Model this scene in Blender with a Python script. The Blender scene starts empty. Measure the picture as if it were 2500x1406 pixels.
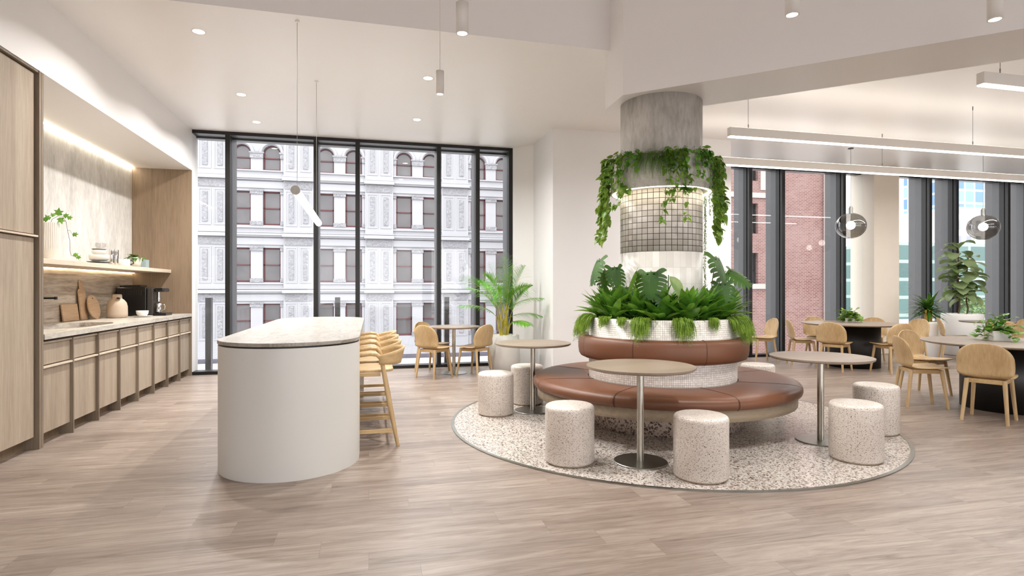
WORLD=2.7; SUN=0.6; EXPO=0.72; LK=1.6
import bpy, bmesh, math, random
from mathutils import Vector, Matrix
PI=math.pi
R=random.Random(7)
scn=bpy.context.scene
col=scn.collection

# ------------------------------------------------------------------ helpers
def lin(c):
    c=c/255.0
    return c/12.92 if c<=0.04045 else ((c+0.055)/1.055)**2.4
def rgb(r,g,b): return (lin(r),lin(g),lin(b),1.0)

class MB:
    def __init__(s): s.v=[]; s.f=[]; s.sm=[]
    def add(s,vs,fs,smooth=False):
        n=len(s.v); s.v+= [tuple(v) for v in vs]
        s.f+= [tuple(i+n for i in f) for f in fs]; s.sm+=[smooth]*len(fs)
        return s
    def box(s,x0,x1,y0,y1,z0,z1,M=None):
        vs=[(x0,y0,z0),(x1,y0,z0),(x1,y1,z0),(x0,y1,z0),(x0,y0,z1),(x1,y0,z1),(x1,y1,z1),(x0,y1,z1)]
        if M is not None: vs=[M@Vector(v) for v in vs]
        return s.add(vs,[(0,3,2,1),(4,5,6,7),(0,1,5,4),(1,2,6,5),(2,3,7,6),(3,0,4,7)])
    def cyl(s,p0,p1,r0,r1=None,n=16,cap=True,smooth=True):
        if r1 is None: r1=r0
        return s.tube([p0,p1],[r0,r1],n,cap,smooth)
    def tube(s,pts,rs,n=8,cap=True,smooth=True,squash=None):
        pts=[Vector(p) for p in pts]
        if not isinstance(rs,(list,tuple)): rs=[rs]*len(pts)
        rings=[]; prev=None; vs=[]
        for i,p in enumerate(pts):
            if i==0: d=pts[1]-p
            elif i==len(pts)-1: d=p-pts[i-1]
            else: d=(pts[i+1]-p).normalized()+(p-pts[i-1]).normalized()
            if d.length<1e-9: d=Vector((0,0,1))
            d.normalize()
            if prev is None:
                a=Vector((0,0,1)) if abs(d.z)<.9 else Vector((1,0,0))
                u=d.cross(a).normalized()
            else:
                u=(prev-d*prev.dot(d))
                u=u.normalized() if u.length>1e-6 else d.orthogonal().normalized()
            prev=u; w=d.cross(u)
            for k in range(n):
                t=2*PI*k/n
                vs.append(p+(u*math.cos(t)+w*math.sin(t))*rs[i])
        fs=[]
        for i in range(len(pts)-1):
            for k in range(n):
                a=i*n+k; b=i*n+(k+1)%n
                fs.append((a,b,b+n,a+n))
        s.add(vs,fs,smooth)
        if cap:
            m=len(pts)-1
            s.add(vs[:n],[tuple(range(n-1,-1,-1))]); s.add(vs[m*n:],[tuple(range(n))])
        return s
    def lathe(s,prof,c=(0,0,0),n=32,a0=0,a1=2*PI,smooth=True,close=None):
        full=abs(a1-a0-2*PI)<1e-6
        m=n if full else n+1
        vs=[];fs=[]
        for i in range(m):
            t=a0+(a1-a0)*i/n
            for r,z in prof: vs.append((c[0]+r*math.cos(t),c[1]+r*math.sin(t),c[2]+z))
        k=len(prof)
        for i in range(n):
            a=i*k; b=((i+1)%m)*k
            for j in range(k-1):
                q=[a+j,b+j,b+j+1,a+j+1]
                if prof[j][0]<1e-9: q=[a+j,b+j+1,a+j+1]
                elif prof[j+1][0]<1e-9: q=[a+j,b+j,a+j+1]
                fs.append(tuple(q))
        s.add(vs,fs,smooth)
        if not full and close:
            s.add([vs[j] for j in range(k)],[tuple(range(k))])
            s.add([vs[(m-1)*k+j] for j in range(k)],[tuple(range(k-1,-1,-1))])
        return s
    def prism(s,poly,z0,z1,M=None,smooth=False):
        n=len(poly)
        vs=[(x,y,z0) for x,y in poly]+[(x,y,z1) for x,y in poly]
        if M is not None: vs=[M@Vector(v) for v in vs]
        s.add(vs,[tuple(range(n-1,-1,-1)),tuple(range(n,2*n))])
        s.add(vs,[(i,(i+1)%n,n+(i+1)%n,n+i) for i in range(n)],smooth)
        return s
    def grid(s,fn,nu,nv,smooth=True):
        vs=[fn(i/nu,j/nv) for i in range(nu+1) for j in range(nv+1)]
        fs=[(i*(nv+1)+j,(i+1)*(nv+1)+j,(i+1)*(nv+1)+j+1,i*(nv+1)+j+1) for i in range(nu) for j in range(nv)]
        return s.add(vs,fs,smooth)
    def sphere(s,c,r,n=16,m=10,sq=1.0):
        prof=[(r*math.sin(PI*j/m),-r*sq*math.cos(PI*j/m)) for j in range(m+1)]
        prof[0]=(0,prof[0][1]); prof[-1]=(0,prof[-1][1])
        return s.lathe(prof,c,n)
    def build(s,name,mat,parent=None,bevel=0,solid=0,seg=2,loc=None,merge=False):
        me=bpy.data.meshes.new(name); me.from_pydata(s.v,[],s.f); me.update()
        if merge or bevel:
            bm=bmesh.new(); bm.from_mesh(me); bmesh.ops.remove_doubles(bm,verts=bm.verts,dist=1e-5)
            bmesh.ops.recalc_face_normals(bm,faces=bm.faces); bm.to_mesh(me); bm.free()
        else:
            for p,q in zip(me.polygons,s.sm): p.use_smooth=q
        o=bpy.data.objects.new(name,me); col.objects.link(o)
        if mat: me.materials.append(mat)
        if parent: o.parent=parent
        if loc: o.location=loc
        if solid:
            m=o.modifiers.new('s','SOLIDIFY'); m.thickness=solid; m.offset=0
        if bevel:
            m=o.modifiers.new('b','BEVEL'); m.width=bevel; m.segments=seg; m.limit_method='ANGLE'; m.angle_limit=.6
        return o

def tag(o,label,cat,group=None):
    o['label']=label; o['category']=cat
    if group: o['group']=group
    return o
def thing(name,label,cat,loc=(0,0,0),rz=0,group=None):
    o=bpy.data.objects.new(name,None); col.objects.link(o)
    o.location=loc; o.rotation_euler=(0,0,rz); o.empty_display_size=.1
    return tag(o,label,cat,group)
def struct(o): o['kind']='structure'; return o
def copy_tree(o,parent=None):
    c=o.copy(); col.objects.link(c); c.parent=parent
    for ch in list(o.children): copy_tree(ch,c)
    return c
def place(proto,state,loc,rz,label,group=None):
    r=proto if not state['used'] else copy_tree(proto)
    state['used']=True
    r.location=loc; r.rotation_euler=(0,0,rz); r['label']=label
    if group: r['group']=group
    return r

# ------------------------------------------------------------------ materials
class NT:
    def __init__(s,name):
        s.m=bpy.data.materials.new(name); s.m.use_nodes=True
        s.t=s.m.node_tree; s.t.nodes.clear()
        s.out=s.n('ShaderNodeOutputMaterial')
    def n(s,k,**kw):
        x=s.t.nodes.new(k)
        for a,b in kw.items():
            if a.startswith('i_'): x.inputs[a[2:].replace('_',' ')].default_value=b
            else: setattr(x,a,b)
        return x
    def l(s,a,b): s.t.links.new(a,b)
    def math(s,op,a,b=None,c=None):
        x=s.n('ShaderNodeMath',operation=op)
        for i,v in enumerate((a,b,c)):
            if v is None: continue
            if isinstance(v,(int,float)): x.inputs[i].default_value=v
            else: s.l(v,x.inputs[i])
        return x.outputs[0]
    def mix(s,fac,a,b,mode='MIX'):
        x=s.n('ShaderNodeMix',data_type='RGBA',blend_type=mode)
        for i,v in ((0,fac),(6,a),(7,b)):
            if isinstance(v,(int,float,tuple)): x.inputs[i].default_value=v
            else: s.l(v,x.inputs[i])
        return x.outputs[2]
    def ramp(s,f,stops,interp='LINEAR'):
        x=s.n('ShaderNodeValToRGB'); cr=x.color_ramp; cr.interpolation=interp
        while len(cr.elements)<len(stops): cr.elements.new(.5)
        for e,(p,c) in zip(cr.elements,stops): e.position=p; e.color=c
        s.l(f,x.inputs[0]); return x.outputs[0]
    def coord(s,kind='Object',scale=(1,1,1),loc=(0,0,0),rot=(0,0,0)):
        c=s.n('ShaderNodeTexCoord'); m=s.n('ShaderNodeMapping')
        m.inputs['Scale'].default_value=scale; m.inputs['Location'].default_value=loc; m.inputs['Rotation'].default_value=rot
        s.l(c.outputs[kind],m.inputs[0]); return m.outputs[0]
    def noise(s,vec,scale=5,detail=3,rough=.5,dist=0):
        x=s.n('ShaderNodeTexNoise'); x.inputs['Scale'].default_value=scale; x.inputs['Detail'].default_value=detail
        x.inputs['Roughness'].default_value=rough; x.inputs['Distortion'].default_value=dist
        s.l(vec,x.inputs['Vector']); return x.outputs['Fac']
    def bump(s,h,strength=.2,dist=.01):
        x=s.n('ShaderNodeBump'); x.inputs['Strength'].default_value=strength; x.inputs['Distance'].default_value=dist
        s.l(h,x.inputs['Height']); return x.outputs[0]
    def pbr(s,color,rough=.5,metal=0,normal=None,spec=.5,**kw):
        p=s.n('ShaderNodeBsdfPrincipled')
        for nm,v in (('Base Color',color),('Roughness',rough),('Metallic',metal),('Specular IOR Level',spec)):
            if isinstance(v,(int,float,tuple)): p.inputs[nm].default_value=v
            else: s.l(v,p.inputs[nm])
        for k,v in kw.items(): p.inputs[k].default_value=v
        if normal is not None: s.l(normal,p.inputs['Normal'])
        s.l(p.outputs[0],s.out.inputs[0]); return p
def plain(name,c,rough=.5,metal=0,var=.04,scale=6,spec=.5,bump=0,**kw):
    t=NT(name); v=t.coord(); f=t.noise(v,scale,4)
    a=tuple(max(0,x*(1-var)) for x in c[:3])+(1,); b=tuple(min(1,x*(1+var)) for x in c[:3])+(1,)
    cc=t.ramp(f,[(.3,a),(.7,b)])
    nrm=t.bump(f,bump,.005) if bump else None
    t.pbr(cc,rough,metal,nrm,spec,**kw); return t.m
def emit(name,c,s):
    t=NT(name); e=t.n('ShaderNodeEmission'); e.inputs[0].default_value=c; e.inputs[1].default_value=s
    t.l(e.outputs[0],t.out.inputs[0]); return t.m
def wood(name,c1,c2,axis='z',rough=.45,fine=60,wide=4,contrast=1.0,stripe=0):
    t=NT(name)
    k={'x':(.06,1,1),'y':(1,.06,1),'z':(1,1,.06)}[axis]
    v=t.coord('Object',k)
    f1=t.noise(v,fine,4,.6); f2=t.noise(v,wide,3,.5,.6)
    f=t.math('ADD',t.math('MULTIPLY',f1,.45),t.math('MULTIPLY',f2,.55))
    w=.12/contrast
    cc=t.ramp(f,[(.5-w,c1),(.5+w,c2)])
    if stripe:
        k2={'x':(0,1,1),'y':(1,0,1),'z':(1,1,0)}[axis]
        v2=t.coord('Object',k2); x=t.n('ShaderNodeTexVoronoi',feature='F1'); x.inputs['Scale'].default_value=stripe
        t.l(v2,x.inputs['Vector'])
        sep=t.n('ShaderNodeSeparateColor'); t.l(x.outputs['Color'],sep.inputs[0])
        g=t.ramp(sep.outputs[0],[(0,(.86,.86,.86,1)),(1,(1,1,1,1))])
        cc=t.mix(1.0,cc,g,'MULTIPLY')
    t.pbr(cc,rough,0,t.bump(f1,.06,.002),.35); return t.m

M={}
M['paint']=plain('white_wall_paint',rgb(237,236,236),.6,var=.01,scale=1.5)
M['ceil']=plain('ceiling_paint',rgb(240,238,237),.38,var=.008,scale=1,spec=.55)
M['cream']=plain('cream_paint',rgb(236,226,212),.55,var=.01)
M['black_alu']=plain('black_window_aluminium',rgb(30,29,29),.35,.3,var=.05)
M['grey_alu']=plain('grey_fin_aluminium',rgb(88,88,90),.35,.35,var=.03)
M['island']=plain('putty_lacquer',rgb(209,208,204),.4,var=.012,scale=1.2)
M['oak']=wood('pale_oak',rgb(176,146,104),rgb(202,174,132),'z',.42,55,5,1.0)
M['oak_x']=wood('pale_oak_lengthwise',rgb(174,144,100),rgb(200,172,128),'x',.42,55,5,1.0)
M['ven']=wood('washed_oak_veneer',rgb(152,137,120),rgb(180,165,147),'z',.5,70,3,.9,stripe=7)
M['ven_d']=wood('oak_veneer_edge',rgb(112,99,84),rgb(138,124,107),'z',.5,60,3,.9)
M['ven_p']=wood('shaded_oak_panel',rgb(112,94,75),rgb(138,118,97),'z',.5,60,3,1.0)  # same veneer made darker; part of the panel's shade is in the colour
M['ven_y']=wood('oak_shelf',rgb(196,180,160),rgb(216,201,182),'y',.5,60,3,.9)
M['top']=wood('ash_table_top',rgb(128,113,99),rgb(149,134,118),'x',.4,50,3,.9)
M['rimwood']=wood('bench_rim_wood',rgb(140,124,104),rgb(172,156,134),'x',.5,30,3,.9)
M['black']=plain('matt_black_laminate',rgb(20,17,16),.45,var=.05)
M['blackpl']=plain('black_plastic',rgb(10,9,9),.3,var=.05)
M['steel']=plain('brushed_steel',rgb(190,186,176),.28,1,var=.06,scale=30)
M['steel_d']=plain('brushed_steel_base',rgb(150,150,144),.32,1,var=.06,scale=30)
M['chrome']=plain('polished_chrome',rgb(215,213,210),.1,1,var=.01)
M['white_metal']=plain('white_lamp_metal',rgb(232,228,222),.45,var=.01)
M['wire']=plain('steel_wire',rgb(150,148,144),.4,.5,var=.02)
M['blackwire']=plain('dark_wire',rgb(60,56,52),.4,.2,var=.02)
M['ceramic']=plain('off_white_ceramic',rgb(226,222,214),.35,var=.02)
M['ceramic_b']=plain('beige_stoneware',rgb(186,168,148),.6,var=.03,bump=.1)
M['pot_w']=plain('white_planter',rgb(238,237,235),.55,var=.015)
M['pot_g']=plain('pale_grey_concrete_pot',rgb(212,210,206),.7,var=.03,bump=.15)
M['pebble']=plain('white_pebbles',rgb(238,236,230),.7,var=.1,scale=40,bump=.6)
M['soil']=plain('dark_soil',rgb(60,46,36),.9,var=.3,scale=30)
M['cane']=plain('yellow_green_cane',rgb(196,184,70),.5,var=.15,scale=12)
M['gold']=plain('golden_stem',rgb(200,164,70),.45,var=.1,scale=12)
M['brownstem']=plain('brown_stem',rgb(96,70,50),.7,var=.2,scale=30)
M['greenstem']=plain('green_stem',rgb(92,112,56),.5,var=.1)
def leafmat(name,c1,c2,c3=None,rough=.38,scale=5):
    t=NT(name); v=t.coord('Object'); f=t.noise(v,scale,2)
    st=[(.3,c1),(.62,c2)]
    if c3: st.append((.8,c3))
    cc=t.ramp(f,st)
    p=t.n('ShaderNodeBsdfPrincipled'); t.l(cc,p.inputs['Base Color']); p.inputs['Roughness'].default_value=rough
    p.inputs['Specular IOR Level'].default_value=.4
    tr=t.n('ShaderNodeBsdfTranslucent'); t.l(t.mix(.3,cc,rgb(190,210,90)),tr.inputs[0])
    mx=t.n('ShaderNodeMixShader'); mx.inputs[0].default_value=.25
    t.l(p.outputs[0],mx.inputs[1]); t.l(tr.outputs[0],mx.inputs[2]); t.l(mx.outputs[0],t.out.inputs[0])
    return t.m
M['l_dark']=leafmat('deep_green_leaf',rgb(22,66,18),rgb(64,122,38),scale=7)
M['l_mid']=leafmat('fresh_green_leaf',rgb(52,108,34),rgb(112,164,62),scale=7)
M['l_clump']=leafmat('broad_fresh_leaf',rgb(44,104,30),rgb(104,160,52),rgb(140,186,78),scale=8)
M['l_poth']=leafmat('pothos_leaf',rgb(60,108,34),rgb(132,166,66),rgb(186,202,108),scale=9)
M['l_palm']=leafmat('palm_leaf',rgb(64,140,30),rgb(120,186,56),scale=5)
M['l_grass']=leafmat('fine_grass_leaf',rgb(92,126,34),rgb(150,182,66),scale=14)
M['l_moss']=leafmat('moss_tuft_leaf',rgb(68,116,26),rgb(124,168,54),scale=14)
M['l_mon']=leafmat('monstera_leaf',rgb(28,68,18),rgb(66,112,36),rough=.5,scale=3)
M['l_fig']=leafmat('fiddle_fig_leaf',rgb(92,118,74),rgb(150,168,122),scale=3)
M['l_var']=leafmat('variegated_leaf',rgb(96,130,70),rgb(150,170,110),rgb(236,236,206),scale=9)

# glass that lets daylight straight through and mirrors at grazing angles
def glassmat(name,tint=(1,1,1,1),boost=1.0,base=0.0):
    t=NT(name)
    tr=t.n('ShaderNodeBsdfTransparent'); tr.inputs[0].default_value=tint
    gl=t.n('ShaderNodeBsdfGlossy'); gl.inputs['Roughness'].default_value=.0; gl.inputs[0].default_value=(1,1,1,1)
    fr=t.n('ShaderNodeFresnel'); fr.inputs['IOR'].default_value=1.5
    ge=t.n('ShaderNodeNewGeometry')
    f=t.math('MULTIPLY',fr.outputs[0],t.math('SUBTRACT',1.0,ge.outputs['Backfacing']))
    f=t.math('ADD',t.math('MULTIPLY',f,boost),base)
    f=t.math('MINIMUM',f,1.0)
    mx=t.n('ShaderNodeMixShader'); t.l(f,mx.inputs[0]); t.l(tr.outputs[0],mx.inputs[1]); t.l(gl.outputs[0],mx.inputs[2])
    t.l(mx.outputs[0],t.out.inputs[0]); return t.m
M['glass']=glassmat('window_glass',(.96,.97,.97,1),1.0)
M['smoke']=glassmat('smoked_glass',(.42,.40,.38,1),1.6,.03)
M['clear']=glassmat('clear_glass',(.93,.92,.92,1),1.8,.02)

# floor planks run along X, 1.2 m x 0.19 m, stepped joints
def floor_mat():
    t=NT('oak_plank_floor')
    c=t.n('ShaderNodeTexCoord'); s=t.n('ShaderNodeSeparateXYZ'); t.l(c.outputs['Object'],s.inputs[0])
    x,y=s.outputs[0],s.outputs[1]
    W=.19; L=1.22
    yr=t.math('DIVIDE',y,W); row=t.math('FLOOR',yr); fy=t.math('FRACT',yr)
    u=t.math('DIVIDE',t.math('ADD',x,t.math('MULTIPLY',row,.245)),L); cl=t.math('FLOOR',u); fx=t.math('FRACT',u)
    cmb=t.n('ShaderNodeCombineXYZ'); t.l(row,cmb.inputs[0]); t.l(cl,cmb.inputs[1])
    wn=t.n('ShaderNodeTexWhiteNoise',noise_dimensions='3D'); t.l(cmb.outputs[0],wn.inputs[0])
    rnd=wn.outputs['Value']
    g=t.n('ShaderNodeCombineXYZ')
    t.l(t.math('ADD',t.math('MULTIPLY',x,.9),t.math('MULTIPLY',rnd,37)),g.inputs[0])
    t.l(t.math('ADD',t.math('MULTIPLY',y,9),t.math('MULTIPLY',rnd,11)),g.inputs[1]); t.l(t.math('MULTIPLY',rnd,5),g.inputs[2])
    n1=t.noise(g.outputs[0],1.5,6,.66,1.5)
    g2=t.n('ShaderNodeCombineXYZ')
    t.l(t.math('ADD',t.math('MULTIPLY',x,3),t.math('MULTIPLY',rnd,53)),g2.inputs[0]); t.l(t.math('MULTIPLY',y,70),g2.inputs[1])
    n2=t.noise(g2.outputs[0],2.5,4,.6)
    f=t.math('ADD',t.math('MULTIPLY',n1,.66),t.math('MULTIPLY',n2,.34))
    base=t.ramp(f,[(.30,rgb(94,80,70)),(.42,rgb(132,117,106)),(.52,rgb(148,134,123)),(.70,rgb(172,158,147))])
    tint=t.ramp(rnd,[(0,(.74,.71,.70,1)),(.3,(.88,.86,.85,1)),(.65,(.98,.97,.96,1)),(1,(1.0,1.0,1.0,1))])
    cc=t.mix(1.0,base,tint,'MULTIPLY')
    ey=t.math('MULTIPLY',t.math('MINIMUM',fy,t.math('SUBTRACT',1,fy)),W)
    ex=t.math('MULTIPLY',t.math('MINIMUM',fx,t.math('SUBTRACT',1,fx)),L)
    e=t.math('MINIMUM',ex,ey)
    seam=t.math('LESS_THAN',e,.0016)
    cc=t.mix(t.math('MULTIPLY',seam,.55),cc,rgb(112,94,82))
    hgt=t.math('SUBTRACT',t.math('MULTIPLY',n2,.3),seam)
    rg=t.ramp(n1,[(.3,(.42,.42,.42,1)),(.7,(.32,.32,.32,1))])
    t.pbr(cc,rg,0,t.bump(hgt,.12,.002),.42); return t.m
M['floor']=floor_mat()

def terrazzo(name,base,layers,rough=.3,gl=.5):
    t=NT(name); v=t.coord('Object'); cc=t.mix(t.noise(v,30,3),tuple(x*.93 for x in base[:3])+(1,),base)
    for (sc,thr,c1,c2) in layers:
        wv=t.n('ShaderNodeTexVoronoi',feature='F1'); wv.inputs['Scale'].default_value=sc
        nv=t.n('ShaderNodeTexNoise'); nv.inputs['Scale'].default_value=sc*.6; t.l(v,nv.inputs['Vector'])
        ad=t.n('ShaderNodeMixRGB',blend_type='ADD'); ad.inputs[0].default_value=.9/sc; t.l(v,ad.inputs[1]); t.l(nv.outputs['Color'],ad.inputs[2])
        t.l(ad.outputs[0],wv.inputs['Vector'])
        sep=t.n('ShaderNodeSeparateColor'); t.l(wv.outputs['Color'],sep.inputs[0])
        size=t.math('MULTIPLY',sep.outputs[1],thr)
        m=t.math('LESS_THAN',wv.outputs['Distance'],size)
        cx=t.ramp(sep.outputs[0],[(0,c1),(1,c2)])
        cc=t.mix(m,cc,cx)
    t.pbr(cc,rough,0,None,gl); return t.m
M['terr']=terrazzo('floor_terrazzo',rgb(206,200,193),[(46,.62,rgb(160,146,134),rgb(190,180,172)),(44,.50,rgb(66,50,42),rgb(150,134,122)),(70,.50,rgb(34,28,26),rgb(170,152,140)),(110,.42,rgb(70,58,50),rgb(150,134,122))],.22)
M['terr_d']=terrazzo('plinth_terrazzo',rgb(190,172,160),[(42,.6,rgb(90,70,62),rgb(170,150,136)),(55,.6,rgb(40,30,28),rgb(130,110,100))],.4)
M['stool']=terrazzo('fine_speckled_terrazzo',rgb(222,213,204),[(150,.52,rgb(146,126,108),rgb(206,194,182)),(100,.34,rgb(78,62,52),rgb(160,140,124)),(75,.22,rgb(60,48,40),rgb(130,110,96))],.3,.45)

def concrete(name,c1,c2,sx=(3,3,.8),rough=.75,fine=12):
    t=NT(name); v=t.coord('Object',sx); f=t.noise(v,1.6,6,.62,.6); f2=t.noise(v,fine,5,.6)
    f=t.math('ADD',t.math('MULTIPLY',f,.6),t.math('MULTIPLY',f2,.4))
    t.pbr(t.ramp(f,[(.33,c1),(.62,c2)]),rough,0,t.bump(f2,.12,.004),.3); return t.m
M['conc']=concrete('board_marked_concrete',rgb(158,154,147),rgb(206,202,196))
M['conc_w']=concrete('cement_render_wall',rgb(184,181,176),rgb(226,223,218),(2.4,2.4,.8))
M['conc_r']=concrete('pale_concrete_ring',rgb(176,174,168),rgb(214,212,206),(4,4,2),.6)
def marble(stops,nm):
    t=NT(nm); v=t.coord('Object',(5,1.2,5)); f=t.noise(v,2.4,7,.66,1.2); f2=t.noise(v,12,5,.65)
    ff=t.math('ADD',t.math('MULTIPLY',f,.65),t.math('MULTIPLY',f2,.35))
    t.pbr(t.ramp(ff,stops),.34,0,None,.5); return t.m
M['marble']=marble([(.34,rgb(134,121,106)),(.43,rgb(170,161,149)),(.54,rgb(196,190,180))],'travertine_slab')
M['marble2']=marble([(.34,rgb(104,93,81)),(.43,rgb(138,130,119)),(.54,rgb(158,152,143))],'dimmed_island_stone')  # worktop stone darkened in colour to hold back the strong light there
def splash():
    t=NT('veined_travertine'); v=t.coord('Object',(1,.5,7)); f=t.noise(v,1.6,7,.66,1.0); f2=t.noise(v,9,6,.7)
    ff=t.math('ADD',t.math('MULTIPLY',f,.65),t.math('MULTIPLY',f2,.35))
    t.pbr(t.ramp(ff,[(.34,rgb(122,108,94)),(.46,rgb(164,150,134)),(.58,rgb(198,186,170)),(.66,rgb(172,160,146))]),.45,0,t.bump(f2,.2,.004),.4); return t.m
M['splash']=splash()
def leather():
    t=NT('tan_leather'); v=t.coord('Object'); f=t.noise(v,2.2,3); w=t.n('ShaderNodeTexVoronoi'); w.inputs['Scale'].default_value=260; t.l(v,w.inputs['Vector'])
    t.pbr(t.ramp(f,[(.3,rgb(102,64,43)),(.7,rgb(115,75,53))]),.42,0,t.bump(w.outputs['Distance'],.05,.001),.4); return t.m
M['leather']=leather()
M['seam']=plain('dark_leather_piping',rgb(84,50,32),.5)
def cyl_tiles(name,radius,w,h,grout_w,tile_a,tile_b,grout,z0=0,rough=.35):
    # square tiles wrapped round a vertical drum: angle and height give the grid
    t=NT(name); c=t.n('ShaderNodeTexCoord'); s=t.n('ShaderNodeSeparateXYZ'); t.l(c.outputs['Object'],s.inputs[0])
    n=round(2*PI*radius/w)
    a=t.math('MULTIPLY',t.math('ARCTAN2',s.outputs[1],s.outputs[0]),n/(2*PI))
    z=t.math('DIVIDE',t.math('SUBTRACT',s.outputs[2],z0),h)
    fa,fz=t.math('FRACT',a),t.math('FRACT',z)
    ea=t.math('MULTIPLY',t.math('MINIMUM',fa,t.math('SUBTRACT',1,fa)),w)
    ez=t.math('MULTIPLY',t.math('MINIMUM',fz,t.math('SUBTRACT',1,fz)),h)
    g=t.math('LESS_THAN',t.math('MINIMUM',ea,ez),grout_w/2)
    cm=t.n('ShaderNodeCombineXYZ'); t.l(t.math('FLOOR',a),cm.inputs[0]); t.l(t.math('FLOOR',z),cm.inputs[1])
    wn=t.n('ShaderNodeTexWhiteNoise'); t.l(cm.outputs[0],wn.inputs[0])
    nz=t.noise(c.outputs['Object'],9,5,.6)
    tc=t.ramp(t.math('ADD',t.math('MULTIPLY',wn.outputs['Value'],.5),t.math('MULTIPLY',nz,.5)),[(.25,tile_a),(.75,tile_b)])
    cc=t.mix(g,tc,grout)
    t.pbr(cc,rough,0,t.bump(t.math('SUBTRACT',1,g),.15,.002),.4); return t.m
# ------------------------------------------------------------------ camera
TH=math.atan(342/1411)
cd=bpy.data.cameras.new('camera'); cam=bpy.data.objects.new('camera',cd); col.objects.link(cam)
cd.sensor_width=36; cd.lens=1411*36/2500; cd.clip_end=600
cam.location=(0,0,1.35); cam.rotation_euler=(PI/2,0,-TH); scn.camera=cam

# ------------------------------------------------------------------ room shell
XL=-2.705; XB=-3.52; YW=9.857; ZC=3.803; SOF=3.168
struct(MB().box(-4,18,-6,YW+.6,-.25,0).build('floor',M['floor']))
BC=(2.895,5.429)     # centre of the round bench and column
mb=MB(); mb.lathe([(0,.006),(2.12,.006),(2.12,.0)],(BC[0],BC[1],0),96,smooth=False); struct(mb.build('floor',M['terr']))
mb=MB(); mb.lathe([(2.12,0),(2.12,.008),(2.149,.008),(2.149,0)],(BC[0],BC[1],0),96,smooth=False); struct(mb.build('trim_1',M['steel_d']))
# kitchen back wall, left wall nearer the camera, right wall
struct(MB().box(XB-.2,XB,3.9,YW+.3,0,4.7).build('wall_left',M['conc_w']))
struct(MB().box(XB-.2,XL,-6,3.9,0,4.7).build('wall_left',M['paint']))
struct(MB().box(17.8,18,-6,YW+.6,0,4.7).build('wall_right',M['paint']))
# bulkhead above the cabinets
struct(MB().box(XB,XL,3.9,YW,SOF,4.7).build('ceiling',M['ceil']))
# lower ceiling by the windows with its upstand, higher ceiling above the camera
A=(-2.705,5.455); B=(2.65,5.575)     # edge of the lower ceiling, a hair off the room axis
mb=MB(); mb.prism([A,B,(2.65,YW+.6),(XL,YW+.6)],ZC,4.7); struct(mb.build('ceiling',M['ceil']))
struct(MB().prism([(2.65,5.6),(4.0,5.6),(8.5,2.3),(14,-2.5),(18,-2.5),(18,YW+.6),(2.65,YW+.6)],ZC,4.7).build('ceiling',M['ceil']))
struct(MB().box(-4,18,-6,YW+.6,4.7,4.85).build('ceiling',M['ceil']))
# skewed beam over the column
def w(cx,cy):
    s_,c_=math.sin(TH),math.cos(TH); return (cx*c_+cy*s_, cy*c_-cx*s_)
N=w(1.085,5.647); Mm=w(.986,6.10); J=w(1.537,6.233)
dx,dy=.876,-.482
E1=w(1.085+dx*9.5,5.647+dy*9.5); E2=w(1.537+dx*9.5,6.233+dy*9.5)
struct(MB().prism([N,E1,E2,J,Mm],3.235,4.7).build('ceiling',M['ceil']))
# walls round the window wall
struct(MB().prism([(2.403,YW),(2.69,9.524),(2.70,8.477),(5.80,8.477),(5.80,YW+.3),(2.403,YW+.3)],0,ZC).build('wall_back',M['paint']))
struct(MB().box(XB,XL,YW,YW+.3,0,ZC).build('wall_back',M['paint']))
colp=struct(MB().box(9.99,10.62,9.752,10.35,0,ZC).build('wall_back',M['cream']))
struct(MB().box(16.5,18,YW,YW+.3,0,ZC).build('wall_back',M['paint']))
# wall behind the camera: solid ends and piers with wide openings to daylight
mb=MB()
for a,b in ((-4,-2.7),(2.2,2.6),(7.6,8.0),(13,13.4),(17.4,18)): mb.box(a,b,-6.2,-6,0,4.7)
mb.box(-4,18,-6.2,-6,3.1,4.7)  # header of this unseen wall set low to cut daylight on upstand and beam
struct(mb.build('wall_front',M['paint']))

# ------------------------------------------------------------------ window walls
YG=YW+.17
def window_wall(n,x0,x1,muls):
    root=bpy.data.objects.new('window_%d'%n,None); col.objects.link(root); root.location=(x0,YW,0); struct(root)
    def pt(mb,name,mat):
        o=mb.build(name,mat,root); o.location=(-x0,-YW,0); return o
    fr=MB(); fr.box(x0,x1,YW,YG+.05,0,.05); fr.box(x0,x1,YW,YG+.05,ZC-.052,ZC)
    pt(fr,'frame',M['black_alu'])
    for x in muls:
        m=MB(); m.box(x,x+.07,YW,YW+.055,.05,ZC-.052); m.box(x+.012,x+.058,YW+.055,YW+.085,.05,ZC-.052); m.box(x,x+.07,YW+.085,YG+.02,.05,ZC-.052)
        o=pt(m,'mullion',M['black_alu'])
        f=MB().box(x+.005,x+.065,YG+.022,YG+.33,-.1,ZC+.1); pt(f,'fin',M['grey_alu'])
    f=MB().box(x0,x1,YG+.052,YG+.20,ZC-.075,ZC+.1); pt(f,'head_fin',M['grey_alu'])
    e=[x0]+[v for x in muls for v in (x+.035,)]+[x1]
    for a,b in zip(e[:-1],e[1:]):
        g=MB().box(a+.002,b-.002,YG,YG+.012,.03,ZC-.03); pt(g,'pane',M['glass'])
    return root
window_wall(1,XL,2.403,[-2.235,-.920,-.265,1.076,1.745,2.333])
window_wall(2,5.80,9.99,[7.146,7.89,9.336])
window_wall(3,10.62,16.5,[11.53,12.25,13.70,14.42,15.87])
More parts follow.
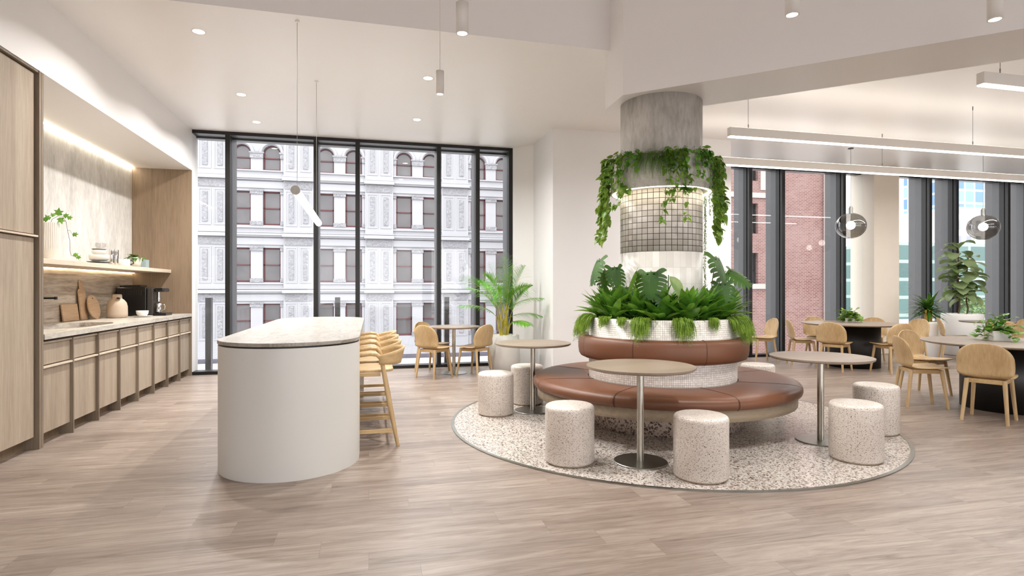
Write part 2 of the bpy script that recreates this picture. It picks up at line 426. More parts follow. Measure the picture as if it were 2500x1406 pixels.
# outdoor ledge and slim posts just outside the glass
struct(MB().box(-6,18,YG+.05,YG+1.0,-.35,-.12).build('trim_2',M['pot_g']))
for i,(x,lab) in enumerate([(-2.655,'dark metal post outside the glass beside the wooden end panel'),(-.62,'grey metal post outside the glass just above the island top'),(1.27,'dark metal post outside the glass behind the small window table')]):
    t=tag(MB().box(x,x+.085,YG+.36,YG+.48,-.12,1.19).build('balustrade_post',M['grey_alu']),lab,'post','posts outside the window')

# ------------------------------------------------------------------ kitchen wall
# base cabinets: fins stand proud of the fronts
P=.5155; Y0=5.70
cab_labels=['first oak base cabinet, next to the tall cupboard','second oak base cabinet from the tall cupboard','third oak base cabinet, under the sink end','fourth oak base cabinet from the tall cupboard','fifth oak base cabinet, under the stone jug','sixth oak base cabinet, under the coffee machine side','seventh oak base cabinet, next to last before the window','last oak base cabinet, nearest the window']
for i in range(8):
    y=Y0+i*P; y1=y+P
    t=thing('base_cabinet',cab_labels[i],'cabinet',(0,0,0),group='base cabinets under the stone worktop')
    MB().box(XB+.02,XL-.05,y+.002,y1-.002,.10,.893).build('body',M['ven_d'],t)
    MB().box(XL-.048,XL-.028,y+.012,y1-.018,.69,.872).build('drawer_front',M['ven'],t)
    MB().box(XL-.048,XL-.028,y+.012,y1-.018,.105,.655).build('door',M['ven'],t)
    MB().box(XL-.049,XL-.004,y+.006,y1-.016,.664,.679).build('rail',M['ven_y'],t)
    MB().box(XL-.049,XL-.012,y+.006,y1-.016,.874,.889).build('top_rail',M['ven'],t)
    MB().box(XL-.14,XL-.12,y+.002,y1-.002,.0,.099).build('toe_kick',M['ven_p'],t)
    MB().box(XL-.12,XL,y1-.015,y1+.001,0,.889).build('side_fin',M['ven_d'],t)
# tall cupboard
t=thing('tall_cupboard','tall oak veneer cupboard reaching the bulkhead at the left edge','cupboard',(0,0,0))
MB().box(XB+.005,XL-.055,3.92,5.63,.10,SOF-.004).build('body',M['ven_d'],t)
for a,b in ((3.93,4.76),(4.78,5.61)):
    MB().box(XL-.054,XL-.03,a,b,.11,1.765).build('door',M['ven'],t)
    MB().box(XL-.054,XL-.03,a,b,1.80,SOF-.03).build('door',M['ven'],t)
MB().box(XL-.053,XL-.004,3.93,5.625,1.775,1.790).build('rail',M['ven_y'],t)
MB().box(XL-.053,XL-.004,3.93,5.625,SOF-.02,SOF-.004).build('top_rail',M['ven_d'],t)
MB().box(XL-.14,XL-.12,3.92,5.63,0,.099).build('toe_kick',M['ven_p'],t)
for a in (5.632,5.666): MB().box(XB+.005 if a>5.65 else XL-.12,XL,a,a+.030,0,SOF-.002).build('side_fin',M['ven_d'],t)
tag(MB().box(XB+.003,XL,YW-.034,YW-.003,0,SOF-.002).build('end_panel',M['ven_p']),'full height oak end panel between kitchen niche and window','panel')
# worktop with sink opening
SC=(-3.10,6.98)
def sup(a,rx,ry,p=3.2):
    c_,s_=math.cos(a),math.sin(a)
    return (SC[0]+rx*math.copysign(abs(c_)**(2/p),c_), SC[1]+ry*math.copysign(abs(s_)**(2/p),s_))
bm=bmesh.new(); outer=[(XB+.004,5.70),(XL+.008,5.70),(XL+.008,YW-.037),(XB+.004,YW-.037)]
hole=[sup(2*PI*k/40,.30,.60) for k in range(40)]
def loop(pts,z):
    vs=[bm.verts.new((x,y,z)) for x,y in pts]; es=[bm.edges.new((vs[i],vs[(i+1)%len(vs)])) for i in range(len(vs))]; return vs,es
v1,e1=loop(outer,.957); v2,e2=loop(hole,.957)
bmesh.ops.triangle_fill(bm,edges=e1+e2,use_beauty=True)
ex=bmesh.ops.extrude_face_region(bm,geom=bm.faces[:]); bmesh.ops.translate(bm,verts=[v for v in ex['geom'] if isinstance(v,bmesh.types.BMVert)],vec=(0,0,-.047))
bmesh.ops.recalc_face_normals(bm,faces=bm.faces)
me=bpy.data.meshes.new('worktop'); bm.to_mesh(me); bm.free(); me.materials.append(M['marble'])
o=bpy.data.objects.new('worktop',me); col.objects.link(o); tag(o,'long pale veined stone worktop along the kitchen wall','worktop')
# sink basin
t=thing('sink','sunken stone and steel sink basin at the left of the worktop','sink',(SC[0],SC[1],0))
mb=MB(); r0=[(x-SC[0],y-SC[1]) for x,y in hole]
n=len(r0); vs=[(x*.999,y*.999,.909) for x,y in r0]+[(x*.98,y*.98,.80) for x,y in r0]
mb.add(vs,[(i,n+i,n+(i+1)%n,(i+1)%n) for i in range(n)],True); mb.build('bowl_wall',M['marble'],t)
mb=MB(); mb.prism([(x*.985,y*.985) for x,y in r0],.79,.80); mb.build('bowl_floor',M['steel'],t)
mb=MB(); mb.cyl((0,0,.80),(0,0,.803),.035); mb.build('drain',M['steel_d'],t)
t=thing('wall_tap','black wall mounted tap spout over the sink','tap',(XB,7.1,1.245))
mb=MB(); mb.tube([(.0,0,0),(.26,0,0)],.013,12); mb.build('spout',M['blackpl'],t)
mb=MB(); mb.cyl((.26,0,.013),(.26,0,-.018),.015,n=14); mb.build('nozzle',M['blackpl'],t)
mb=MB(); mb.cyl((.003,0,0),(.012,0,0),.03,n=18); mb.build('flange',M['blackpl'],t)
# splashback & shelf & led strips
tag(MB().box(XB+.001,XB+.013,5.70,YW-.037,.958,1.575).build('splashback',M['splash']),'veined brown travertine splashback behind the worktop','splashback')
tag(MB().box(XB+.002,-2.984,5.70,YW-.037,1.580,1.630).build('wall_shelf',M['ven_y'],bevel=.002),'long pale oak shelf over the worktop','shelf')
M['led_w']=emit('warm_led_strip',(1,.80,.52,1),9)
M['led_c']=emit('cove_led',(1,.90,.72,1),14)
tag(MB().box(XB+.02,XB+.035,5.70,YW-.04,1.5715,1.5795).build('led_strip',M['led_w']),'warm light strip under the shelf against the splashback','light strip')
tag(MB().box(XB+.004,XB+.03,5.70,YW-.04,SOF-.0105,SOF-.0005).build('led_strip',M['led_c']),'bright light strip along the top of the concrete wall','light strip')
# counter things --------------------------------------------------
ZT=.957
def lean(mb,name,mat,loc,tilt,rz,par):
    o=mb.build(name,mat,par,bevel=.003); o.location=loc; o.rotation_euler=(0,tilt,rz); return o
M['board']=wood('cutting_board_wood',rgb(170,140,110),rgb(200,170,138),'y',.5,60,3,.9)
BM=Matrix(((0,0,1,0),(1,0,0,0),(0,1,0,0),(0,0,0,1)))
t=thing('cutting_board','rectangular wooden board leaning flat against the splashback','cutting board',(XB+.062,7.90,ZT+.004)); t.rotation_euler=(0,math.radians(-7),0)
MB().box(-.018,0,-.19,.18,0,.20).build('board',M['board'],t,bevel=.004)
t=thing('cutting_board','tall wooden paddle board with a handle, behind the round board','cutting board',(XB+.080,8.17,ZT+.003)); t.rotation_euler=(0,math.radians(-5),0)
MB().prism([(-.08,0),(.08,0),(.08,.35),(.06,.375),(.035,.385),(.035,.47),(.02,.48),(-.02,.48),(-.035,.47),(-.035,.385),(-.06,.375),(-.08,.35)],-.018,0,BM).build('board',M['board'],t,bevel=.003)
t=thing('cutting_board','round wooden board standing beside the stone jug','cutting board',(XB+.150,8.33,ZT+.004)); t.rotation_euler=(0,math.radians(-12),0)
mb=MB(); mb.prism([(.15*math.sin(2*PI*k/40),.152-.152*math.cos(2*PI*k/40)) for k in range(40)],-.018,0,BM); mb.build('board',M['board'],t,bevel=.003)
mb=MB(); mb.cyl((.0002,0,.265),(.0012,0,.265),.009,n=14); mb.build('hanging_hole',M['soil'],t)
t=thing('stone_jug','beige stoneware jug with small round spout on the worktop','jug',(-3.26,8.62,ZT+.001),math.radians(-62))
mb=MB(); mb.lathe([(0,0),(.105,0),(.118,.012),(.120,.05),(.117,.15),(.105,.20),(.080,.235),(.058,.25),(.055,.262),(.055,.296),(.050,.30),(.046,.296),(.046,.24),(0,.24)],(0,0,0),36); mb.build('body',M['ceramic_b'],t)
mb=MB(); mb.tube([(.05,0,.215),(.085,0,.245),(.098,0,.258)],[.026,.023,.022],16,False); mb.build('spout',M['ceramic_b'],t)
mb=MB(); mb.tube([(.0905,0,.250),(.0935,0,.2545)],[.016,.016],16); mb.build('spout_hole',M['soil'],t)
mb=MB(); mb.cyl((0,0,.301),(0,0,.309),.050,n=24); mb.build('lid',M['ceramic_b'],t,bevel=.003)
t=thing('coffee_machine','black espresso machine with chrome brew group on the worktop','coffee machine',(-3.265,9.20,ZT+.001))
MB().box(-.185,.19,-.12,.20,.0,.40).build('housing',M['blackpl'],t,bevel=.012)
MB().box(-.16,.11,-.07,.15,.402,.435).build('bean_tray',M['blackpl'],t,bevel=.006)
mb=MB()
for k in range(10): mb.box(-.155+k*.031,-.143+k*.031,-.1235,-.1212,.29,.36)
mb.build('vent_slots',M['black'],t)
MB().box(.192,.265,-.10,.20,.0,.39).build('side_panel',M['blackwire'],t,bevel=.008)
MB().box(.267,.395,-.06,.18,.335,.39).build('brew_head',M['blackpl'],t,bevel=.018)
mb=MB(); mb.cyl((.31,.0,.333),(.31,.0,.20),.022,n=18); mb.cyl((.31,.0,.25),(.31,.0,.24),.032,n=18); mb.build('brew_group',M['chrome'],t)
MB().box(.267,.425,-.08,.19,.0,.035).build('drip_tray',M['blackpl'],t,bevel=.006)
t=thing('milk_jug','polished steel milk jug on the coffee machine tray','jug',(-2.955,9.19,ZT+.0385))
mb=MB(); mb.lathe([(0,0),(.036,0),(.044,.02),(.042,.055),(.033,.095),(.037,.135),(.034,.135),(.030,.095),(.038,.055),(.0,.006)],(0,0,0),28); mb.build('body',M['chrome'],t)
mb=MB(); mb.tube([(.034,.0,.115),(.072,.0,.122),(.085,.0,.095),(.078,.0,.05),(.042,0,.03)],.004,8); mb.build('handle',M['chrome'],t)
t=thing('coffee_cup','white coffee cup in front of the black coffee machine','cup',(-3.04,8.84,ZT+.010))
mb=MB(); mb.lathe([(0,.0),(.036,0),(.056,.012),(.070,.034),(.075,.075),(.071,.075),(.065,.036),(.0,.008)],(0,0,0),32); mb.build('body',M['ceramic'],t)
mb=MB(); mb.tube([(.070,.0,.060),(.095,.0,.056),(.092,.0,.032),(.066,0,.028)],.005,8); o=mb.build('handle',M['ceramic'],t); o.rotation_euler=(0,0,1.9)
tag(MB().lathe([(0,.0),(.06,0),(.12,.010),(.12,.013),(.06,.006),(0,.006)],(-3.04,8.84,ZT+.001),36).build('saucer',M['pot_g']),'pale saucer under the coffee cup','saucer')
# shelf things
ZS=1.631
def bowlprof(r,h,t=.006): return [(0,0),(r*.6,0),(r*.92,h*.25),(r,h*.7),(r*.99,h),(r-t,h),(r*.88-t,h*.3),(0,t)]
G='crockery stack on the shelf'
tag(MB().lathe([(0,0),(.10,0),(.135,.012),(.135,.018),(.10,.012),(0,.012)],(-3.2,7.95,ZS),36).build('plate',M['steel_d']),'dark grey plate at the bottom of the crockery stack','plate',G)
tag(MB().lathe([(0,0),(.09,0),(.125,.014),(.125,.020),(.09,.010),(0,.010)],(-3.2,7.95,ZS+.020),36).build('plate',M['steel_d']),'dark grey plate second from the bottom of the stack','plate',G)
tag(MB().lathe(bowlprof(.106,.078),(-3.2,7.95,ZS+.041),36).build('bowl',M['ceramic']),'wide cream bowl lower in the crockery stack','bowl',G)
tag(MB().lathe(bowlprof(.074,.056),(-3.2,7.95,ZS+.120),36).build('bowl',M['ceramic']),'smaller cream bowl on the wide bowl','bowl',G)
tag(MB().lathe([(0,0),(.06,0),(.074,.008),(.074,.014),(0,.012)],(-3.2,7.95,ZS+.178),36).build('plate',M['steel_d']),'small grey dish on the top bowl','plate',G)
tag(MB().lathe(bowlprof(.058,.075,.003),(-3.2,7.99,ZS+.193),28).build('glass_cup',M['clear']),'clear glass cup topmost of the crockery stack','cup',G)
for i,(x,y,l) in enumerate([(-3.2,8.30,'left stack of slim steel cups beside the crockery'),(-3.2,8.42,'right stack of slim steel cups beside the crockery')]):
    t=thing('steel_cup',l,'cup',(x,y,ZS)); 
    mb=MB(); mb.lathe([(0,0),(.024,0),(.028,.012),(.033,.12),(.034,.205),(.031,.21),(.029,.21),(.027,.10),(0,.02)],(0,0,0),24); mb.build('body',M['chrome'],t)
t=thing('sugar_bowl','cream ceramic pot with dark handle next to the steel cups','pot',(-3.2,8.66,ZS),.4)
mb=MB(); mb.lathe([(0,0),(.068,0),(.074,.01),(.074,.100),(.069,.100),(.069,.02),(0,.01)],(0,0,0),30); mb.build('body',M['ceramic'],t)
mb=MB(); mb.tube([(.073,0,.085),(.105,0,.082),(.11,0,.045),(.073,0,.03)],.007,8); mb.build('handle',M['blackpl'],t)
t=thing('pepper_mill','small steel grinder behind the cream pot','grinder',(-3.33,8.64,ZS)); mb=MB(); mb.lathe([(0,0),(.02,0),(.018,.05),(.016,.10),(.022,.11),(.02,.145),(0,.155)],(0,0,0),18); mb.build('body',M['chrome'],t)
M['blue']=plain('grey_blue_box',rgb(150,168,172),.6)
tag(MB().box(-3.26,-3.14,9.27,9.39,ZS,ZS+.125).build('storage_box',M['blue'],bevel=.004),'small grey blue box right of the potted plant','box')

# ------------------------------------------------------------------ island
t=thing('kitchen_island','long putty coloured island with rounded ends and stone top','kitchen island',(-.611,6.17,0))
ya,yb,r=4.787-6.17,7.56-6.17,.512
def arc(cx,cy,r,a0,a1,n): return [(cx+r*math.cos(a0+(a1-a0)*k/n),cy+r*math.sin(a0+(a1-a0)*k/n)) for k in range(n+1)]
body=arc(0,ya,r,PI,2*PI,48)+[(r,ya+.22),(r-.30,ya+.22),(r-.30,yb-.12),(r,yb-.12)]+arc(0,yb,r,0,PI,48)
bd=MB().prism(body,0,.928,smooth=False).build('body',M['island'],t)
for p in bd.data.polygons:
    if abs(p.normal.z)<.5 and p.area<.1: p.use_smooth=True
gap=arc(0,ya,r-.018,PI,2*PI,48)+arc(0,yb,r-.018,0,PI,48)
MB().prism(gap,.928,.940).build('shadow_gap',M['black'],t)
tp=arc(0,ya,r+.004,PI,2*PI,64)+arc(0,yb,r+.004,0,PI,64)
MB().prism(tp,.940,.967).build('worktop',M['marble2'],t,bevel=.003)
# ------------------------------------------------------------------ bar stools
def bar_stool():
    # local frame: sitter faces -x
    t=thing('bar_stool','','bar stool',(0,0,0))
    def rr(hx,hy,r,n=6):
        out=[]
        for cx,cy,a in ((hx-r,hy-r,0),(-hx+r,hy-r,PI/2),(-hx+r,-hy+r,PI),(hx-r,-hy+r,1.5*PI)):
            out+=[(cx+r*math.cos(a+PI/2*k/n),cy+r*math.sin(a+PI/2*k/n)) for k in range(n+1)]
        return out
    MB().prism(rr(.20,.215,.09),.628,.652).build('seat',M['oak'],t,bevel=.008)
    for s in (-1,1):
        y=s*.235
        mb=MB(); mb.tube([(.235,s*.262,0),(.165,s*.25,.35),(.105,s*.24,.70),(.088,s*.238,.755),(.055,s*.237,.785)],[.0155,.019,.019,.019,.018],12); mb.build('leg',M['oak'],t)
        mb=MB(); mb.tube([(-.23,s*.255,0),(-.19,s*.245,.35),(-.15,s*.235,.627)],[.0145,.018,.018],12); mb.build('leg',M['oak'],t)
        mb=MB(); mb.tube([(.060,s*.237,.783),(.0,s*.237,.790),(-.09,s*.235,.778),(-.15,s*.225,.752),(-.165,s*.215,.70),(-.15,s*.205,.655)],[.018,.019,.019,.018,.017,.016],12); mb.build('armrest',M['oak'],t)
        MB().box(-.205,.21,s*.255-.009,s*.255+.009,.115,.150).build('footrest',M['oak_x'],t,bevel=.003)
        MB().box(-.12,.09,s*.22-.01,s*.22+.01,.595,.627).build('seat_rail',M['oak_x'],t,bevel=.003)
    MB().box(-.235,-.215,-.245,.245,.17,.205).build('footrest',M['oak'],t,bevel=.003)
    MB().box(.175,.19,-.245,.245,.20,.235).build('footrest',M['oak'],t,bevel=.003)
    mb=MB()
    def f(u,v):
        a=-PI/2+PI*u
        k=math.cos(a)**.7 if math.cos(a)>0 else 0
        flare=.02+.035*v
        x=.075+(.175+flare)*k
        y=(.252+flare*.4)*math.sin(a)
        zb=.700-.010*k; zt=.775+.058*k
        return (x,y,zb+(zt-zb)*v)
    mb.grid(f,28,4); mb.build('backrest',M['oak_x'],t,solid=.010)
    return t
bs=bar_stool(); st={'used':False}
for y,l in ((5.30,'wooden bar stool nearest the viewer at the island'),(5.92,'second wooden bar stool from the front at the island'),(6.54,'third wooden bar stool from the front at the island'),(7.16,'farthest wooden bar stool at the island')):
    place(bs,st,(-.018,y,0),0,l,'bar stools along the island')

# ------------------------------------------------------------------ dining chairs
def chair():
    t=thing('dining_chair','','chair',(0,0,0))       # faces +x
    prof=[(.228,.450,.150),(.224,.451,.178),(.205,.451,.196),(.15,.449,.206),(.06,.443,.210),(-.05,.438,.206),(-.11,.441,.194),(-.148,.451,.188),(-.168,.461,.203),(-.178,.470,.217),(-.184,.479,.224),(-.190,.492,.227),(-.198,.52,.230),(-.208,.56,.231),(-.219,.61,.231),(-.230,.655,.228),(-.238,.69,.217),(-.244,.72,.200),(-.249,.745,.176),(-.252,.765,.148),(-.254,.780,.114),(-.2555,.791,.074),(-.256,.797,.034)]
    n=len(prof)-1
    def f(u,v):
        i=min(int(round(u*n)),n); x,z,wd=prof[i]
        q=(v-.5)*2
        dish=q*q
        bk=max(0,min(1,(z-.46)/.08))
        return (x+dish*.045*bk*(wd/.226), wd*q, z+dish*.012*(1-bk))
    mb=MB(); mb.grid(f,n,12); mb.build('seat_shell',M['oak'],t,solid=.011)
    def leg(sx,sy):
        mb=MB(); mb.tube([(sx*.205,sy*.182,0),(sx*.150,sy*.150,.428)],[.0155,.021],10); mb.build('leg',M['oak'],t)
    for sx in (1,-1):
        for sy in (1,-1): leg(sx,sy)
    mb=MB()
    for s in (-1,1): mb.box(-.15,.15,s*.143-.011,s*.143+.011,.388,.432); mb.box(s*.143-.011,s*.143+.011,-.15,.15,.388,.432)
    mb.build('seat_frame',M['oak_x'],t,bevel=.003)
    return t
ch=chair(); sc_={'used':False}
CH=[ (.918,8.807,42,'oak chair with its back to the viewer at the small window table','chairs at the window table'),
 (.948,9.385,-45,'oak chair half hidden behind the front chair at the small window table','chairs at the window table'),
 (1.536,8.78,132,'oak chair on the right of the small window table, by the palm','chairs at the window table'),
 (7.38,8.72,-27,'oak chair seen side on at the left end of the far round table','chairs at the far round table'),
 (8.26,9.27,260,'oak chair behind the left part of the far round table','chairs at the far round table'),
 (7.39,7.97,28,'oak chair with its back to the viewer, in front of the far black table drum','chairs at the far round table'),
 (8.083,7.58,88,'oak chair right of the far black table drum, its seat pointing left','chairs at the far round table'),
 (8.92,8.80,209,'oak chair behind the right part of the far round table','chairs at the far round table'),
 (9.35,8.38,178,'oak chair in front of the smaller white planter','chairs at the far round table'),
 (6.12,5.35,-26,'oak chair seen from the side at the left of the near right table','chairs at the near right table'),
 (6.86,5.93,-84,'oak chair facing the viewer behind the near right table','chairs at the near right table'),
 (6.13,4.593,26.5,'large oak chair with its back to the viewer at the right edge','chairs at the near right table'),
 (10.50,8.50,-42,'oak chair in front of the tall white planter','chairs at the far right table'),
 (10.50,7.72,50,'oak chair behind the table plant at the right edge','chairs at the far right table'),
 (11.36,8.06,165,'oak chair at the right edge beyond the table plant','chairs at the far right table'),
 (6.93,9.20,170,'lone oak chair between the round bench and the window','chairs at the window table')]
for x,y,a,l,g in CH:
    place(ch,sc_,(x,y,0),math.radians(a),l,g if 'lone' not in l else 'lone chair by the window')

# ------------------------------------------------------------------ tables
def cafe(name):
    t=thing(name,'','table',(0,0,0))
    mb=MB(); mb.lathe([(0,.722),(.40,.722),(.414,.732),(.415,.745),(0,.745)],(0,0,0),72,smooth=False); mb.build('table_top',M['top'],t)
    mb=MB(); mb.cyl((0,0,.012),(0,0,.719),.027,n=24); mb.build('post',M['steel'],t)
    mb=MB(); mb.lathe([(0,0),(.205,0),(.205,.007),(.20,.010),(0,.012)],(0,0,0),56,smooth=False); mb.build('base',M['steel_d'],t)
    mb=MB(); mb.box(-.12,.12,-.02,.02,.711,.721); mb.box(-.02,.02,-.12,.12,.711,.7205); mb.build('bracket',M['black'],t)
    return t
cf=cafe('cafe_table'); s_t={'used':False}
for x,y,z,l in ((2.019,4.111,.0065,'small round ash topped table in front of the leather bench'),(3.833,4.298,.0065,'small round table to the right of the leather bench'),(1.712,6.095,.0065,'small round table to the left of the leather bench'),(1.262,9.117,0,'small round table with three oak chairs by the left window'),(10.91,8.21,0,'small round table at the far right by the window')):
    place(cf,s_t,(x,y,z),.24,l,'round cafe tables on steel posts')
def big():
    t=thing('round_dining_table','','table',(0,0,0))
    mb=MB(); mb.lathe([(0,.716),(.755,.716),(.80,.732),(.80,.742),(0,.742)],(0,0,0),96,smooth=False); mb.build('table_top',M['top'],t)
    mb=MB(); mb.lathe([(0,0),(.42,0),(.42,.714),(0,.714)],(0,0,0),96,smooth=False); o=mb.build('drum_base',M['black'],t)
    for p in o.data.polygons: p.use_smooth=abs(p.normal.z)<.5
    return t
bt=big(); s_b={'used':False}
place(bt,s_b,(8.10,8.35,0),0,'large round table on a black drum, far one with the white plant box','large round tables on black drums')
place(bt,s_b,(6.95,5.02,0),.5,'large round table on a black drum at the right edge','large round tables on black drums')

# ------------------------------------------------------------------ terrazzo stools
def tstool():
    t=thing('drum_stool','','stool',(0,0,0))
    mb=MB(); mb.lathe([(0,0),(.172,0),(.176,.008),(.178,.013)],(0,0,0),56); mb.build('foot_ring',M['ceramic_b'],t)
    pr=[(0,.013),(.184,.013),(.190,.019)]+[(.190,.41)]+[(.190-.03*(1-math.cos(PI/2*k/6)),.415+.03*math.sin(PI/2*k/6)) for k in range(7)]+[(.10,.4465),(0,.447)]
    mb=MB(); mb.lathe(pr,(0,0,0),64); mb.build('body',M['stool'],t)
    return t
ts=tstool(); s_s={'used':False}
SL=[(1.490,4.249,'terrazzo drum stool left of the front cafe table'),(2.278,3.686,'terrazzo drum stool nearest the viewer, right of the front cafe table'),(3.703,3.784,'terrazzo drum stool in front of the right cafe table'),(4.577,4.447,'terrazzo drum stool behind the other one at the right edge of the terrazzo circle'),(1.288,6.047,'leftmost terrazzo drum stool, at the left edge of the circle'),(1.764,6.528,'terrazzo drum stool behind the left cafe table post'),(4.45,5.98,'terrazzo drum stool mostly hidden behind the leather bench')]
for i,(x,y,l) in enumerate(SL):
    place(ts,s_s,(x,y,.0065),i*.9,l,'terrazzo drum stools')

# ------------------------------------------------------------------ column, planter drum, bench, ring
cx,cy=BC
M['grid_t']=cyl_tiles('grid_tiles',.411,.057,.057,.0055,rgb(184,178,171),rgb(212,207,201),rgb(70,58,50),1.706,.5)
M['long_t']=cyl_tiles('long_white_tiles',.411,.067,.157,.0016,rgb(204,201,195),rgb(222,219,214),rgb(170,172,164),1.706-.157*6,.3)
M['mosaic']=cyl_tiles('small_white_mosaic',.737,.0195,.0195,.0024,rgb(222,216,208),rgb(246,243,239),rgb(164,150,136),0,.35)
t=thing('round_column','round concrete column with gridded tile band and white tiles','column',(cx,cy,0))
mb=MB(); mb.lathe([(0,2.315),(.409,2.315),(.409,3.233),(0,3.233)],(0,0,0),96,smooth=False)
def smooth_side(o):
    for p in o.data.polygons: p.use_smooth=abs(p.normal.z)<.5
    return o
smooth_side(mb.build('concrete_shaft',M['conc'],t))
smooth_side(MB().lathe([(0,1.706),(.411,1.706),(.411,2.314),(0,2.314)],(0,0,0),96).build('grid_tile_band',M['grid_t'],t))
smooth_side(MB().lathe([(0,.95),(.4105,.95),(.4105,1.705),(0,1.705)],(0,0,0),96).build('white_tile_cladding',M['long_t'],t))
t=thing('tiled_planter','round planter clad in small white mosaic tiles around the column','planter',(cx,cy,0))
smooth_side(MB().lathe([(.69,.02),(.737,.02),(.737,1.055),(.700,1.055),(.700,1.0)],(0,0,0),128).build('drum',M['mosaic'],t))
MB().lathe([(.4125,1.02),(.699,1.02)],(0,0,0),64).build('soil',M['soil'],t)
t=thing('round_bench','large round tan leather bench with backrest circling the planter','bench',(cx,cy,0))
smooth_side(MB().lathe([(.7375,.008),(.80,.008),(.80,.25),(.7375,.25)],(0,0,0),96).build('plinth',M['terr_d'],t))
smooth_side(MB().lathe([(.7385,.252),(1.27,.252),(1.27,.348),(.7385,.348)],(0,0,0),128).build('wood_rim',M['rimwood'],t))
sp=[(.745,.352),(1.29,.352),(1.306,.362),(1.314,.385),(1.312,.415),(1.298,.438),(1.265,.452),(1.20,.460),(1.0,.456),(.80,.448),(.745,.445)]
bp=[(.742,.660),(.80,.655),(.822,.664),(.838,.690),(.846,.74),(.846,.80),(.838,.845),(.818,.868),(.79,.877),(.762,.872),(.742,.862)]
for k in range(8):
    a0=math.radians(k*45+.28); a1=math.radians(k*45+44.72)
    mb=MB(); mb.lathe(sp,(0,0,0),20,a0,a1,True,True); mb.build('seat_cushion',M['leather'],t,merge=False,bevel=0)
    mb=MB(); mb.lathe(bp,(0,0,0),20,a0,a1,True,True); mb.build('back_cushion',M['leather'],t)
# welts between the cushions
for k in range(8):
    a=math.radians(k*45); mb=MB()
    mb.tube([((r-.004)*math.cos(a),(r-.004)*math.sin(a),z-.001) for r,z in sp[1:]],.0045,6); mb.build('seam_welt',M['seam'],t)
    mb=MB(); mb.tube([((r-.004)*math.cos(a),(r-.004)*math.sin(a),z) for r,z in bp[1:]],.0045,6); mb.build('seam_welt',M['seam'],t)
M['ring_l']=emit('ring_light',(1,.88,.66,1),7)
t=thing('ring_planter','pale ring shaped planter high on the column with a glowing lower edge','planter',(cx,cy,0))
smooth_side(MB().lathe([(.4115,2.325),(.495,2.325),(.495,2.318),(.512,2.318),(.512,2.64),(.495,2.64),(.495,2.60),(.4115,2.60)],(0,0,0),96).build('ring',M['conc_r'],t))
MB().lathe([(.470,2.324),(.470,2.314),(.490,2.314),(.490,2.324)],(0,0,0),96).build('light_ring',M['ring_l'],t)
MB().lathe([(.413,2.602),(.494,2.602)],(0,0,0),64).build('soil',M['soil'],t)

# ------------------------------------------------------------------ lamps
M['lamp']=emit('lamp_disc',(1,.95,.88,1),14)
M['lin']=emit('linear_diffuser',(1,.96,.91,1),4)
M['linup']=emit('linear_uplight',(1,.90,.76,1),5)
M['tube']=emit('tube_diffuser',(1,.93,.80,1),2.6)
M['bulb']=emit('globe_bulb',(1,.97,.92,1),14)
def area(name,loc,size,power,colr,rot=(0,0,0),sy=None,parent=None,shape='DISK',spread=PI):
    l=bpy.data.lights.new(name,'AREA'); l.energy=power*LK; l.color=colr; l.shape=shape; l.size=size
    if sy: l.shape='RECTANGLE'; l.size_y=sy
    l.spread=spread
    o=bpy.data.objects.new(name,l); col.objects.link(o); o.location=loc; o.rotation_euler=rot
    if parent: o.parent=parent
    return o
WARM=(1,.975,.945)
KD=22
def downlight(x,y,l):
    t=thing('downlight',l,'ceiling light',(x,y,ZC),group='round downlights in the lower ceiling')
    MB().lathe([(.052,-.001),(.062,-.003),(.062,0)],(0,0,0),32).build('trim_ring',M['white_metal'],t)
    MB().lathe([(0,-.0015),(.052,-.0015)],(0,0,0),32).build('lens',M['lamp'],t)
    area('beam',(0,0,-.006),.10,KD,WARM,parent=t,spread=math.radians(150))
for x,y,l in ((-1.611,6.08,'largest recessed downlight, nearest at the upper left'),(-1.611,7.936,'recessed downlight in the middle of the left row'),(-1.66,9.196,'recessed downlight of the left row closest to the window'),(.638,6.801,'recessed downlight right beside the hanging cylinder lamp'),(.638,8.511,'recessed downlight of the right row closest to the window')): downlight(x,y,l)
ZH=4.7
def cyl_pend(x,y,r,l):
    t=thing('cylinder_pendant',l,'pendant lamp',(x,y,3.10),group='white cylinder pendants')
    mb=MB(); mb.lathe([(r*.78,.004),(r*.80,0),(r,0),(r,.21),(0,.212)],(0,0,0),36); mb.build('shade',M['white_metal'],t)
    MB().lathe([(0,.006),(r*.79,.006)],(0,0,0),28).build('lens',M['lamp'],t)
    mb=MB(); mb.cyl((0,0,.212),(0,0,ZH-3.10-.03),.0035,n=6); mb.build('cord',M['white_metal'],t)
    mb=MB(); mb.cyl((0,0,ZH-3.13),(0,0,ZH-3.10),.05,n=24); mb.build('canopy',M['white_metal'],t)
    area('beam',(0,0,-.006),r*1.5,11,WARM,parent=t,spread=math.radians(150))
def camxy(px,fwd):
    a=(px-1250)/1411*fwd; return (a*math.cos(TH)+fwd*math.sin(TH), fwd*math.cos(TH)-a*math.sin(TH))
for x,y,r,l in ((.598,5.231,.036,'slim white cylinder pendant on a long cord beside a downlight'),(.604,3.946,.043,'white cylinder pendant at the top of the picture, left of the beam'),(2.62,3.18,.043,'white cylinder pendant cut by the top edge, right of the column'),(3.952,2.923,.043,'white cylinder pendant nearest the upper right corner')): cyl_pend(x,y,r,l)
